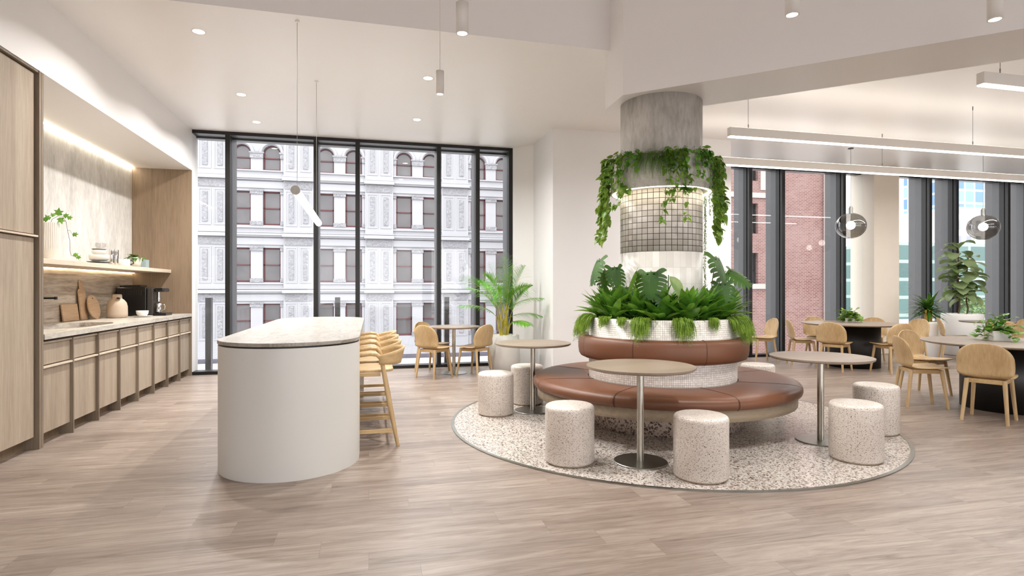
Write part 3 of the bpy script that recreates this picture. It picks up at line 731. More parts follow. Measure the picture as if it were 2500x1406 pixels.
# tube lamp over the island
t=thing('tube_pendant','slim glowing tube lamp hanging over the island','pendant lamp',(0,0,0))
p0=Vector((-.67,5.51,2.232)); p1=Vector((-.635,7.45,2.145)); d=(p1-p0).normalized()
mb=MB(); mb.cyl(p0,p0+d*.03,.0415,n=28); mb.build('end_cap',M['steel'],t)
mb=MB(); mb.cyl(p0+d*.031,p1,.0375,n=24); mb.sphere(p1,.0375,20,10); mb.build('tube',M['tube'],t)
for i,k in enumerate((.12,1.70)):
    q=p0+d*k; mb=MB(); mb.cyl((q.x,q.y,q.z+.036),(q.x,q.y,ZC-.004),.0022,n=6); mb.build('cord',M['wire'],t)
    mb=MB(); mb.cyl((q.x,q.y,ZC-.012),(q.x,q.y,ZC-.001),.02,n=16); mb.build('cord_rose',M['ceil'],t)
# linear pendants
def linear(x0,x1,y,l,hooks):
    t=thing('linear_pendant',l,'pendant lamp',(x0,y,0),group='long linear pendants')
    L=x1-x0
    MB().box(0,L,-.035,.035,3.172,3.277).build('housing',M['white_metal'],t,bevel=.004)
    MB().box(.004,L-.004,-.031,.031,3.160,3.1715).build('diffuser',M['lin'],t)
    MB().box(.02,L-.02,-.02,.02,3.2775,3.281).build('uplight',M['linup'],t)
    for h in hooks:
        mb=MB(); mb.cyl((h,0,3.281),(h,0,ZC),.0022,n=6); mb.cyl((h,0,3.281),(h,0,3.33),.005,n=8); mb.cyl((h,0,ZC-.05),(h,0,ZC),.005,n=8); mb.build('cord',M['blackwire'],t)
    area('beam',(L/2,0,3.155),L-.04,4*L,WARM,sy=.05,parent=t)
    area('up_beam',(L/2,0,3.285),L-.04,0.42*L,(1,.93,.84),rot=(PI,0,0),sy=.04,parent=t)
linear(4.162,11.6,6.126,'long white linear pendant in front, its left end hanging free',(.266,3.732,7.17))
linear(4.30,11.9,7.553,'long white linear pendant behind, its left end behind the hanging plants',(.13,3.595,7.3))
linear(5.284,11.0,4.035,'white linear pendant cut off at the upper right corner',(.23,3.6,5.5))
# smoked globes
def globe():
    t=thing('globe_pendant','','pendant lamp',(0,0,0))
    mb=MB(); mb.sphere((0,0,0),.245,40,24,.92); mb.build('glass_globe',M['smoke'],t)
    mb=MB(); mb.sphere((0,0,.01),.072,24,14); mb.build('bulb',M['bulb'],t)
    mb=MB(); mb.cyl((0,0,.222),(0,0,.32),.034,n=20); mb.cyl((0,0,.32),(0,0,.345),.024,n=16); mb.build('cap',M['steel_d'],t)
    mb=MB(); mb.cyl((0,0,.345),(0,0,1.36),.0025,n=6); mb.build('cord',M['blackwire'],t)
    mb=MB(); mb.cyl((0,0,1.352),(0,0,1.361),.045,n=20); mb.build('canopy',M['black'],t)
    return t
gp=globe(); s_g={'used':False}
for x,y,l in ((8.17,8.46,'smoked glass globe pendant over the far round table'),(10.69,8.11,'smoked glass globe pendant at the right, over the fig tree'),(11.6,6.64,'smoked glass globe pendant beyond the right edge'),(14.1,8.0,'smoked glass globe pendant farthest to the right')):
    place(gp,s_g,(x,y,2.44),0,l,'smoked glass globe pendants')
# ------------------------------------------------------------------ plants
UP=Vector((0,0,1))
def V(*a): return Vector(a)
def wid(shape,s):
    if shape=='lance': return max(0,math.sin(PI*min(1,s**.85)))**.9
    if shape=='strap': return min(1,s*8+.35)*(1-s**3)**.8
    if shape=='heart': return (math.sin(PI*min(1,(s*.93+.07)**.58)))**.85 if s<1 else 0
    if shape=='fig': return max(0,math.sin(PI*min(1,(s*.97+.03)**1.25)))**.6
    return math.sin(PI*s)
def leaf(mb,base,d,L,W,shape='lance',bend=.6,fold=.18,n=6,roll=0,up=None):
    d=d.normalized(); side=d.cross(up or UP)
    if side.length<1e-3: side=V(1,0,0)
    side.normalize()
    if roll: side=Matrix.Rotation(roll,3,d)@side
    nor=side.cross(d).normalized(); p=Vector(base); vs=[]; st=L/n
    for i in range(n+1):
        s=i/n; w=W*.5*wid(shape,s)
        if i==n: w=W*.01
        vs+=[p-side*w+nor*w*fold*2, p.copy(), p+side*w+nor*w*fold*2]
        a=-bend/n; d=Matrix.Rotation(a,3,side)@d; nor=Matrix.Rotation(a,3,side)@nor
        p=p+d*st
    fs=[]
    for i in range(n):
        a=i*3; fs+=[(a,a+1,a+4,a+3),(a+1,a+2,a+5,a+4)]
    mb.add(vs,fs,True)
def monstera_leaf(mb,base,d,L,W,roll=0,bend=.35,up=None,lobes=6):
    # heart shaped blade with deep slots between the ribs, faces along the normal
    d=d.normalized(); side=d.cross(up or UP).normalized()
    if roll: side=Matrix.Rotation(roll,3,d)@side
    nor=side.cross(d).normalized(); n=24; p=Vector(base); pts=[]
    for i in range(n+1):
        pts.append((p.copy(),nor.copy())); a=-bend/n
        d=Matrix.Rotation(a,3,side)@d; nor=Matrix.Rotation(a,3,side)@nor; p=p+d*(L/n)
    d0=(pts[1][0]-pts[0][0]).normalized()
    def P_(s,x):
        if s<0: q,nn=pts[0][0]+d0*(s*L),pts[0][1]
        else:
            i=min(n,s*n); k=min(n-1,int(i)); q=pts[k][0].lerp(pts[k+1][0],i-k); nn=pts[k][1]
        return q+side*x-nn*(abs(x)/W)**2*W*.5
    def outl(s): return W*.5*max(0,math.cos(max(-1,(s-.30)/.74)*PI/2))**.62 if s>=.30 else W*.5*(.80+.20*max(0,(s+.22)/.52)**.6)
    for sg in (-1,1):
        vs=[];fs=[]
        for i in range(n+1):
            s=i/n; vs+=[P_(s,0),P_(s,sg*outl(s)*.50)]
        for i in range(n): fs.append((2*i,2*i+1,2*i+3,2*i+2))
        mb.add(vs,fs,True)
        # rear lobe of the heart
        ctr=P_(.12,sg*W*.20); m=8; ring=[P_(.02,0)]+[P_(.10-.26*math.sin(PI*j/m*.75),sg*(W*.06+W*.42*(j/m)**.8)) for j in range(m+1)]+[P_(.16,sg*outl(.16)*.42),P_(.06,0)]
        mb.add([ctr]+ring,[(0,j+1,j+2) for j in range(len(ring)-1)],True)
        for k in range(lobes):
            s0=.06+k*(.92/lobes); s1=s0+(.92/lobes)*.90
            vs=[];m=5
            for j in range(m+1):
                f=j/m; x=.48+.52*f; fw=.07*f*f
                e=.5*(s1-s0)*f**6*.45
                row=[s0+e+fw,(s0+s1)/2+fw,s1-e*.5+fw]
                vs+=[P_(min(1.0,q),sg*outl(min(.99,(s0+s1)/2))*(x if ii!=1 else x*1.03)) for ii,q in enumerate(row)]
            fs=[]
            for j in range(m): a=j*3; fs+=[(a,a+1,a+4,a+3),(a+1,a+2,a+5,a+4)]
            mb.add(vs,fs,True)
def rdir(r,el0,el1,az0=0,az1=2*PI):
    e=math.radians(r.uniform(el0,el1)); a=r.uniform(az0,az1)
    return V(math.cos(e)*math.cos(a),math.cos(e)*math.sin(a),math.sin(e))
def curve_pts(p,d,L,n,grav,r=None,jit=0):
    pts=[Vector(p)]; d=d.normalized(); q=Vector(p)
    for i in range(n):
        d=(d+V(0,0,-grav)).normalized()
        if r: d=(d+V(r.uniform(-jit,jit),r.uniform(-jit,jit),0)).normalized()
        q=q+d*(L/n); pts.append(q.copy())
    return pts

# leafy clumps filling the planter
FWD=math.atan2(-BC[1],-BC[0])     # angle from the column towards the camera
def clump(r,n,L0,L1,W,mat,stems=None,sp=.06,shape='lance',el=(20,82),az=1.75):
    mb=MB()
    for i in range(n):
        d=rdir(r,*el,-az,az); L=r.uniform(L0,L1)*(.75+.25*d.z)
        base=V(d.x,d.y,0)*sp*r.random()
        leaf(mb,base,d,L,W*r.uniform(.75,1.15),shape,r.uniform(.15,.85),.16,7)
    return mb
protos=[]
for k in range(3):
    r=random.Random(20+k); t=thing('leafy_plant','','plant',(0,0,0))
    clump(r,40,.27,.42,.105,None,el=(34,86),az=2.3).build('foliage',M['l_clump'],t)
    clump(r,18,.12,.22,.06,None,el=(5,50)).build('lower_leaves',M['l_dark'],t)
    protos.append((t,{'used':False}))
for i in range(15):
    a=FWD+math.radians(-168+i*24)
    rr=.56+.04*((i*7)%3-1)
    t,s=protos[i%3]
    place(t,s,(BC[0]+rr*math.cos(a),BC[1]+rr*math.sin(a),1.022),a,'bushy green lance leaved plant growing in the round tiled planter','leafy plants in the tiled planter')
# spidery grass leaves reaching out
r=random.Random(5)
for i,(ph,l) in enumerate(((-80,'thin spiky grass plant at the left end of the tiled planter'),(78,'thin spiky grass plant at the right end of the tiled planter'))):
    a=FWD+math.radians(ph); t=thing('spider_plant',l,'plant',(BC[0]+.60*math.cos(a),BC[1]+.60*math.sin(a),1.022))
    mb=MB()
    for k in range(46): leaf(mb,(0,0,0),rdir(r,15,75,a-1.6,a+1.6),r.uniform(.25,.42),.014,'strap',r.uniform(.4,1.2),.1,6)
    mb.build('foliage',M['l_mid'],t)
# trailing tufts over the rim
def tuft(name,label,ang,R0,z,width,L,n,mat,group,out=.03,seed=1,bw=.0055):
    r=random.Random(seed); t=thing(name,label,'plant',(BC[0]+R0*math.cos(ang),BC[1]+R0*math.sin(ang),z),group=group)
    mb=MB(); tx=V(-math.sin(ang),math.cos(ang),0); ox=V(math.cos(ang),math.sin(ang),0)
    for k in range(n):
        u=r.gauss(0,.42); 
        if abs(u)>1: continue
        off=tx*u*width
        # follow the rim
        off-=ox*(u*width)**2/(2*R0)
        ln=L*r.uniform(.35,1)*(1-.55*abs(u)); 
        d=(ox*r.uniform(.5,1.3)+tx*r.uniform(-.5,.5)+UP*r.uniform(.1,.9)).normalized()
        p=V(*off)+ox*r.uniform(-.03,.02)+UP*r.uniform(0,.02)
        pts=[p]; q=p; m=6; dd=d
        for j in range(m):
            dd=(dd+V(0,0,-.62)+V(r.uniform(-.18,.18),r.uniform(-.18,.18),0)).normalized()
            q=q+dd*(ln/m)
            rad=(q+ox*R0); hr=math.hypot(rad.x,rad.y)
            if hr<R0+out and q.z<0:
                kx=(R0+out)/hr; q=V(rad.x*kx,rad.y*kx,q.z)-ox*R0
            pts.append(q)
        sd=V(r.uniform(-1,1),r.uniform(-1,1),r.uniform(-.3,.3)).normalized()
        vs=[]
        for j,q in enumerate(pts):
            w=bw*(1-(j/m)**2*.85)*.5; vs+=[q-sd*w,q+sd*w]
        mb.add(vs,[(2*j,2*j+1,2*j+3,2*j+2) for j in range(m)])
        # little side needles
        for j in range(2,m+1):
            q=pts[j]
            for s in (-1,1):
                e=q+V(r.uniform(-1,1),r.uniform(-1,1),r.uniform(-.9,.1))*.018
                mb.add([q,q+V(0,0,bw*.7),e],[(0,1,2)])
    mb.build('foliage',mat,t)
G='feathery tufts trailing over the tiled planter rim'
for i,(ph,wd_,L,n,l) in enumerate([(-88,.14,.35,520,'feathery tuft hanging at the left end of the tiled planter'),(-66,.09,.30,320,'feathery tuft over the left of the tiled rim'),(-44,.07,.15,170,'short feathery tuft over the left seat segment'),(-28,.05,.13,120,'smallest feathery tuft left of centre on the tiled rim'),(-13,.09,.31,360,'long feathery tuft left of centre reaching the leather backrest'),(15,.085,.31,360,'long feathery tuft right of centre reaching the leather backrest'),(38,.05,.16,150,'short feathery tuft right of centre on the tiled rim'),(66,.15,.33,620,'feathery tuft over the right of the tiled rim'),(88,.15,.36,560,'feathery tuft hanging at the right end of the tiled planter')]):
    tuft('trailing_tuft',l,FWD+math.radians(ph),.735,1.06,wd_,L,n,M['l_grass'],G,.02,40+i)
# low fringe all along the rim
# monstera plants
def monstera(label,base,leaves,mat,seed,variegated=False):
    r=random.Random(seed); t=thing('monstera' if not variegated else 'variegated_plant',label,'plant',base)
    b=Vector(base); st=MB(); lf=MB()
    for (x,y,z,L,W,dx,dy,dz,roll) in leaves:
        p=V(x,y,z)-b; d=V(dx,dy,dz).normalized()
        mid=p*.5+V(0,0,.05)-V(d.x,d.y,0)*.05
        st.tube([(0,0,0),p*.25+V(0,0,.02),mid,p-d*.012],[.007,.006,.005,.004],7)
        if variegated: leaf(lf,p,d,L,W,'lance',.5,.25,9,roll)
        else: monstera_leaf(lf,p,d,L*1.08,W*1.28,roll)
    st.build('stems',M['greenstem'],t); lf.build('leaves',mat,t)
# directions: hanging leaf faces the viewer
cx_,cy_=math.cos(FWD),math.sin(FWD)
rx_,ry_=-cy_,cx_       # towards the picture's right
def ld(out,right,down): return (out*cx_+right*rx_, out*cy_+right*ry_, -down)
monstera('monstera with dark split leaves at the left of the column',(2.45,5.35,1.02),[
 (2.24,5.50,1.64,.27,.21,*ld(.35,-.35,.85),.25),(2.30,5.50,1.53,.19,.16,*ld(.45,.1,.8),-.3),(2.36,5.38,1.56,.22,.17,*ld(.3,.25,.9),.2),(2.42,5.22,1.36,.18,.15,*ld(.35,.3,.7),.1)],M['l_mon'],1)
monstera('monstera with split leaves in front of the white tiles',(2.62,4.98,1.02),[
 (2.50,4.88,1.50,.25,.23,*ld(.4,-.05,.85),.1),(2.40,4.95,1.50,.20,.14,*ld(.2,-.5,.8),.7),(2.57,4.86,1.31,.14,.11,*ld(.5,.2,.8),-.2)],M['l_mon'],2)
monstera('pale variegated plant right of centre against the white tiles',(2.75,4.93,1.02),[
 (2.66,4.83,1.46,.25,.12,*ld(.25,.55,.8),.5),(2.80,4.86,1.30,.20,.07,*ld(.3,.5,.8),1.0),(2.86,4.86,1.22,.2,.07,*ld(.3,.6,.5),-.4)],M['l_var'],3,True)
monstera('monstera with large split leaves at the right of the column',(3.28,5.12,1.02),[
 (3.34,5.12,1.66,.31,.27,*ld(.3,.35,.85),-.2),(3.30,4.96,1.40,.22,.18,*ld(.45,.05,.85),.1),(3.50,5.18,1.52,.26,.16,*ld(.2,.85,.45),.7)],M['l_mon'],4)
monstera('pale variegated plant at the right end of the tiled planter',(3.48,5.22,1.02),[
 (3.56,5.20,1.36,.22,.08,*ld(.3,.5,.8),.4),(3.50,5.14,1.40,.2,.07,*ld(.4,-.3,.8),-.3)],M['l_var'],5,True)

# ---- trailing plants of the ring
def vines(mb_s,mb_l,r,a,R0,z,L,lsz,dens,out=.03,loc=(0,0)):
    ox=V(math.cos(a),math.sin(a),0); tx=V(-math.sin(a),math.cos(a),0)
    p=ox*(R0-.03)+UP*(z+.01); q=ox*(R0+out+r.uniform(-.01,.03))+UP*(z+r.uniform(-.01,.05))+tx*r.uniform(-.02,.02)
    pts=[p,q]; m=max(3,int(L/.05)); drift=tx*r.uniform(-.25,.25)+ox*r.uniform(-.02,.08)
    for j in range(m):
        q=q+(UP*-1+drift+V(r.uniform(-.25,.25),r.uniform(-.25,.25),0)).normalized()*(L/m); 
        h=math.hypot(q.x,q.y)
        if h<R0+.015: q=V(q.x*(R0+.015)/h,q.y*(R0+.015)/h,q.z)
        pts.append(q)
    if L>.3 and r.random()<.6:
        for j in range(4): q=q+(ox*.2+tx*r.choice((-1,1))*.5+UP*(-.5+j*.3)).normalized()*.03; pts.append(q)
    mb_s.tube(pts,.0016,4,False)
    for j in range(len(pts)-1):
        for k in range(dens):
            if r.random()<.18: continue
            f=r.random(); c=pts[j].lerp(pts[j+1],f)
            d=(ox*r.uniform(.2,1.0)+tx*r.uniform(-1,1)+UP*r.uniform(-1.2,.1)).normalized()
            s=lsz*r.uniform(.6,1.15)
            leaf(mb_l,c+d*.008,d,s*1.15,s*.82,'heart',r.uniform(.2,.9),.14,5,r.uniform(-.6,.6))
def ring_plant(label,spec,lsz,seed,mat,name='trailing_pothos',dens=2):
    r=random.Random(seed); t=thing(name,label,'plant',(BC[0],BC[1],0),group=None)
    a=MB(); b=MB()
    for ph,z,L in spec: vines(a,b,r,FWD+math.radians(ph),.512,z,L,lsz,dens)
    a.build('stems',M['greenstem'],t); b.build('leaves',mat,t)
def sp_(lo,hi,n,l0,l1,seed):
    r=random.Random(seed); return [(r.uniform(lo,hi),2.645,r.uniform(l0,l1)) for _ in range(n)]
ring_plant('heart leaved vine at the left side of the high ring, hanging lowest',sp_(-104,-72,17,.35,.80,1)+[(-86,2.645,.86),(-78,2.645,.80)],.070,11,M['l_poth'],dens=2)
ring_plant('heart leaved vine on the left front of the high ring',sp_(-72,-42,11,.15,.50,2),.060,12,M['l_poth'])
ring_plant('short vine over the left of the ring front',sp_(-42,-22,7,.06,.30,3),.054,13,M['l_mid'])
ring_plant('vine trailing down the middle of the ring onto the grid tiles',sp_(4,24,9,.15,.42,4)+[(12,2.645,.72),(17,2.645,.66),(8,2.645,.48)],.056,14,M['l_poth'])
ring_plant('leafy vine on the right front of the high ring',sp_(24,56,13,.08,.30,5),.056,15,M['l_mid'])
ring_plant('heart leaved vine at the right side of the high ring',sp_(78,108,16,.30,.66,6)+[(98,2.645,.80),(92,2.645,.74)],.072,16,M['l_poth'])
ring_plant('vine at the back of the high ring',sp_(120,240,22,.05,.25,7),.056,17,M['l_mid'])
# fern fountain in the middle, moss strands at the right
def fern(label,ph,n,L,seed):
    r=random.Random(seed); a0=FWD+math.radians(ph); t=thing('hanging_fern',label,'plant',(BC[0]+.46*math.cos(a0),BC[1]+.46*math.sin(a0),2.62))
    mb=MB()
    for k in range(n):
        a=a0+r.uniform(-.9,.9); ox=V(math.cos(a),math.sin(a),0); tx=V(-math.sin(a),math.cos(a),0)
        d=(ox*r.uniform(.5,1)+UP*r.uniform(.2,1.2)+tx*r.uniform(-.7,.7)).normalized()
        pts=curve_pts(V(0,0,0)+tx*r.uniform(-.12,.12),d,L*r.uniform(.55,1),12,.36,r,.05)
        for j,q in enumerate(pts):
            if j<12:
                e=pts[j+1]; dd=(e-q).normalized(); sd=dd.cross(UP)
                sd=sd.normalized() if sd.length>.01 else tx
                sz=.030*(1-j/14)
                for s in (-1,1): leaf(mb,q,(sd*s+dd*.5).normalized(),sz,.009,'lance',.2,.1,2)
                for s in (-1,1): leaf(mb,q.lerp(e,.5),(sd*s+dd*.5).normalized(),sz,.009,'lance',.2,.1,2)
    mb.build('fronds',M['l_moss'],t)
fern('bushy hanging fern at the front of the high ring, left of centre',-12,60,.42,3)
fern('bushy hanging fern at the front of the high ring, right of centre',6,44,.38,4)
def moss(label,ph,R0,L,n,seed,z=2.60):
    r=random.Random(seed); a0=FWD+math.radians(ph); t=thing('hanging_moss',label,'plant',(BC[0]+R0*math.cos(a0),BC[1]+R0*math.sin(a0),z),group=None)
    mb=MB(); a=MB()
    for k in range(n):
        p=V(r.uniform(-.04,.04),r.uniform(-.04,.04),0); ln=L*r.uniform(.55,1); m=int(ln/.016); q=p; pts=[q]
        for j in range(m):
            q=q+V(r.uniform(-.003,.003),r.uniform(-.003,.003),-.016); pts.append(q)
            for s in range(3):
                d=rdir(r,-50,20); leaf(mb,q,d,.026,.010,'lance',.3,.1,2)
        a.tube(pts[::3]+[pts[-1]],.0015,3,False)
    a.build('stems',M['greenstem'],t); mb.build('foliage',M['l_moss'],t)
moss('moss like strands hanging from the right front of the ring',66,.56,.62,16,1)
moss('thin moss strand hanging furthest down beside the column right edge',112,.47,1.15,4,2,2.31)
moss('moss like strands hanging from the right of the ring beside the column',84,.55,.70,10,4)

# ---- potted palm
def pot_thing(name,label,loc,prof,mat,peb_r,peb_z):
    t=thing(name,label,'potted plant',loc)
    MB().lathe(prof,(0,0,0),48).build('pot',mat,t)
    r=random.Random(3); mb=MB()
    for k in range(130):
        a=r.uniform(0,2*PI); q=peb_r*math.sqrt(r.random()); mb.sphere((q*math.cos(a),q*math.sin(a),peb_z+r.uniform(0,.012)),r.uniform(.010,.02),7,4,.7)
    o=mb.build('pebbles',M['pebble'],t); o['kind']='stuff'
    return t
t=pot_thing('potted_palm','areca palm with yellow canes in a tall grey white pot by the window',(2.06,9.05,0),[(0,0),(.20,0),(.235,.06),(.262,.20),(.255,.38),(.242,.595),(.225,.60),(.22,.57),(0,.57)],M['pot_g'],.215,.585)
r=random.Random(9); st=MB(); lf=MB(); rc=MB()
PF=[(95,84,.74,.62),(-100,86,.80,.60),(-170,76,.72,.58),(-8,72,.70,.56),(170,60,.80,.50),(-60,58,.66,.48),(-150,54,.78,.46),(-35,46,.74,.42),(195,42,.70,.36),(-20,34,.62,.30),(-110,60,.60,.44),(140,66,.62,.48),(-80,74,.72,.52),(210,68,.66,.54),(-45,66,.62,.40),(-65,30,.5,.22)]
for k,(az,el,L,ht) in enumerate(PF):
    a=2*PI*k/len(PF); b=V(.06*math.cos(a),.06*math.sin(a),.59)
    aa=math.radians(az); top=b+V(.07*math.cos(aa),.07*math.sin(aa),ht*.85); st.tube([b,b.lerp(top,.5)+V(0,0,.01),top],[.011,.009,.006],8)
    d=V(math.cos(aa)*math.cos(math.radians(el)),math.sin(aa)*math.cos(math.radians(el)),math.sin(math.radians(el)))
    L*=1.02; n=38; pts=curve_pts(top,d,L,n,.012 if el>70 else .028)
    rc.tube(pts,[.0045*(1-i/(n+4)) for i in range(n+1)],6)
    for j in range(3,n+1):
        q=pts[j]; dd=(pts[min(j+1,n)]-pts[j-1]).normalized(); sd=dd.cross(V(.15,-1,.25) if el>55 else UP).normalized()
        ll=.26*math.sin(PI*min(1,(j/n)*.80+.2))**.7*(1 if j<n-3 else .7)
        for s in (-1,1): leaf(lf,q,(sd*s*.85+dd*1.0+V(0,-.12,.1)).normalized(),ll,.0115,'strap',r.uniform(.4,.9),.1,5)
st.build('canes',M['cane'],t); rc.build('frond_stalks',M['cane'],t); lf.build('fronds',M['l_palm'],t)
# ---- lady palm in the smaller white planter
wp=[(0,0),(.22,0),(.235,.02),(.262,.35),(.262,.66),(.25,.70),(.235,.70),(.23,.66),(0,.66)]
t=pot_thing('potted_lady_palm','spiky deep green plant in the smaller white planter by the right windows',(10.58,9.07,0),wp,M['pot_w'],.225,.68)
st=MB(); lf=MB(); r=random.Random(12)
for k in range(6):
    a=k*1.05; st.cyl((.05*math.cos(a),.05*math.sin(a),.67),(.055*math.cos(a),.055*math.sin(a),.92),.014)
for k in range(120): leaf(lf,(r.uniform(-.03,.03),r.uniform(-.03,.03),.86+r.uniform(-.04,.16)),rdir(r,-15,85),r.uniform(.30,.42),.042,'strap',r.uniform(.2,.8),.15,6)
st.build('stems',M['gold'],t); lf.build('leaves',M['l_dark'],t)
# ---- fiddle leaf fig in the tall white planter
wp=[(0,0),(.30,0),(.32,.02),(.352,.40),(.352,.80),(.34,.835),(.32,.835),(.315,.80),(0,.80)]
t=pot_thing('potted_fig_tree','fiddle leaf fig with two stems in the tall white planter',(11.58,9.20,0),wp,M['pot_w'],.31,.815)
st=MB(); lf=MB(); r=random.Random(15)
for (dx_,h,n) in ((-.10,1.42,40),(.13,1.16,30)):
    pts=[V(dx_,0,.80)]; 
    for j in range(8): pts.append(V(dx_+r.uniform(-.02,.02),r.uniform(-.02,.02),.80+h*(j+1)/8))
    st.tube(pts,[.016-.0013*j for j in range(9)],8)
    for k in range(n):
        f=.24+.76*k/n; q=V(dx_,0,.80+h*f); a=k*2.4+r.uniform(-.3,.3)
        el=math.radians(r.uniform(0,35)+30*(f>.9)); d=V(math.cos(a)*math.cos(el),math.sin(a)*math.cos(el),math.sin(el))
        L=r.uniform(.27,.37)*(1-.2*max(0,f-.8)*4)
        leaf(lf,q+d*.035,d,L,L*.74,'fig',r.uniform(.7,1.5),.12,8,r.uniform(-.3,.3))
st.build('stems',M['brownstem'],t); lf.build('leaves',M['l_fig'],t)
# ---- table plants
def boxplant(label,loc,rz,w_,d_,h_,lsz,n,seed,mat,trail):
    t=thing('potted_table_plant',label,'potted plant',loc,rz)
    MB().box(-w_/2,w_/2,-d_/2,d_/2,0,h_).build('pot',M['pot_g'],t,bevel=.004)
    MB().box(-w_/2+.01,w_/2-.01,-d_/2+.01,d_/2-.01,h_+.0005,h_+.004).build('soil',M['soil'],t)
    r=random.Random(seed); s=MB(); l=MB()
    for k in range(n):
        b=V(r.uniform(-w_*.4,w_*.4),r.uniform(-d_*.35,d_*.35),h_)
        d=rdir(r,15,85); L=r.uniform(.08,.20)*trail
        pts=curve_pts(b,d,L,6,.28,r,.12)
        pts=[V(p.x,p.y,max(p.z,.018 if abs(p.x)>w_/2 or abs(p.y)>d_/2 else h_+.005)) for p in pts]
        s.tube(pts,.0017,4,False)
        for q in pts[2:]:
            dd=(rdir(r,-10,50)+V(q.x,q.y,0)*2).normalized(); z=lsz*r.uniform(.7,1.1)
            leaf(l,q,dd,z*1.15,z*.85,'heart',r.uniform(.2,.9),.13,5,r.uniform(-.5,.5))
    s.build('stems',M['greenstem'],t); l.build('leaves',mat,t)
boxplant('light green trailing plant in a small pale box on the far round table',(8.30,8.60,.743),.5,.17,.12,.075,.058,70,31,M['l_poth'],1.2)
boxplant('green heart leaved plant in a grey box on the near right table',(7.02,5.16,.743),-.3,.20,.14,.115,.066,34,33,M['l_mid'],1.4)
# ---- shelf plants
t=thing('ivy_vase','tall ribbed white vase with an ivy sprig at the left end of the shelf','vase',(-3.20,6.86,ZS))
def ribbed(u,v):
    a=2*PI*u; z=.385*v
    base=.062+.028*math.sin(min(1,v*2.4)*PI/2) if v<.4 else .090-.012*(v-.4)/.6
    rib=1+.035*math.cos(a*30) if v>.32 else 1
    return (base*rib*math.cos(a),base*rib*math.sin(a),z)
mb=MB(); mb.grid(ribbed,240,24); mb.build('body',M['ceramic'],t)
MB().lathe([(0,.001),(.06,.001)],(0,0,0),24).build('base',M['ceramic'],t)
def ivy(mb,c,d,s,r):
    d=d.normalized(); side=d.cross(V(.3,-.9,.3)).normalized(); nor=side.cross(d)
    pts=[(0,0),(-.42,.12),(-.28,.38),(-.50,.62),(-.17,.62),(0,1.0),(.17,.62),(.50,.62),(.28,.38),(.42,.12)]
    vs=[c+side*x*s+d*y*s+nor*(-abs(x)*s*.25) for x,y in pts]+[c+d*.35*s]
    n=len(pts); mb.add(vs,[(n,i,(i+1)%n) for i in range(n)])
s=MB(); l=MB(); r=random.Random(4)
def sprig(pts,sizes):
    s.tube(pts,.002,5,False)
    for (q,dd,z) in sizes: ivy(l,V(*q),V(*dd),z,r)
sprig([(0,0,.36),(.02,-.01,.42),(.08,-.02,.455),(.12,-.02,.45),(.15,-.02,.40),(.165,-.02,.30),(.185,-.02,.20),(.19,-.03,.10),(.20,-.03,.055),(.25,-.04,.035)],
 [((.08,-.02,.46),(.1,0,1),.085),((.05,-.03,.45),(-.5,0,.6),.05),((.10,-.03,.44),(.3,0,-1),.075),((.13,-.03,.45),(1,0,.5),.06),((.16,-.02,.44),(1,0,.1),.055),((.02,-.03,.43),(-1,0,.2),.05),((.21,-.03,.27),(1,0,.05),.06),((.22,-.03,.07),(.9,0,-.4),.055),((.25,-.04,.04),(.9,0,-.2),.05),((0,-.02,.42),(-.6,0,.8),.06),((-.03,.02,.41),(-.9,0,.5),.06)])
s.tube([(.165,-.02,.31),(.185,-.02,.31),(.21,-.03,.27)],.0015,4,False)
s.build('stem',M['brownstem'],t); l.build('leaves',M['l_mid'],t)
t=thing('small_potted_plant','small green plant in a beige pot on the shelf beside the oak panel','potted plant',(-3.2,9.06,ZS))
MB().lathe([(0,0),(.055,0),(.078,.145),(.072,.145),(.069,.13),(0,.13)],(0,0,0),32).build('pot',M['ceramic'],t)
MB().lathe([(0,-.0),(.07,0),(.07,.008),(0,.008)],(0,0,.0),32).build('saucer',M['steel_d'],t)
mb=MB(); r=random.Random(6)
for k in range(12):
    d=rdir(r,10,55); leaf(mb,(0,0,.13),d,r.uniform(.10,.19),.06,'lance',r.uniform(.6,1.5),.15,7)
mb.build('leaves',M['l_dark'],t)
# ------------------------------------------------------------------ outside
M['fac']=plain('white_stucco_facade',rgb(160,160,165),.85,var=.02,scale=.6)
def ornate():
    t=NT('ornate_white_relief'); v=t.coord('Object'); x=t.n('ShaderNodeTexVoronoi',feature='SMOOTH_F1'); x.inputs['Scale'].default_value=5; t.l(v,x.inputs['Vector'])
    f=t.noise(v,7,4,.6,1.5); h=t.math('ADD',x.outputs['Distance'],f)
    t.pbr(rgb(154,154,159),.85,0,t.bump(h,1.0,.12),.3); return t.m
M['orn']=ornate()
M['sash']=plain('maroon_window_frame',rgb(82,38,44),.6)
M['wpane']=plain('dark_street_window_pane',rgb(76,72,75),.25,var=.35,scale=.7,spec=.8)
M['street']=plain('pale_street_paving',rgb(186,184,184),.8,var=.06,scale=.3)
M['kerb']=plain('grey_kerb',rgb(84,80,92),.8)
GZ=-3.15
st=MB().box(-120,320,-120,300,GZ-.3,GZ).build('street',M['street']); tag(st,'pale street and pavement outside the windows','street'); struct(st)  # runs on unseen behind the camera, added to dim light reaching the upstand
kb=tag(MB().box(-40,16,37.6,38.6,GZ,GZ+.16).build('kerb',M['kerb']),'grey kerb at the foot of the white ornate building','kerb')
FY=40.0
t=thing('white_building','ornate white building with arched top windows across the street','building',(-.5,FY,GZ))
pc=[-12.32,-7.20,-2.08,3.04,8.16,13.28]
wc=[c+s for c in pc for s in (-.90,.90)]
WH=.54
rows=[(-1.90,.34),(1.72,3.95),(5.40,7.60)]
ar=(8.92,10.05)
wall=MB(); off=V(.5,-FY,-GZ)
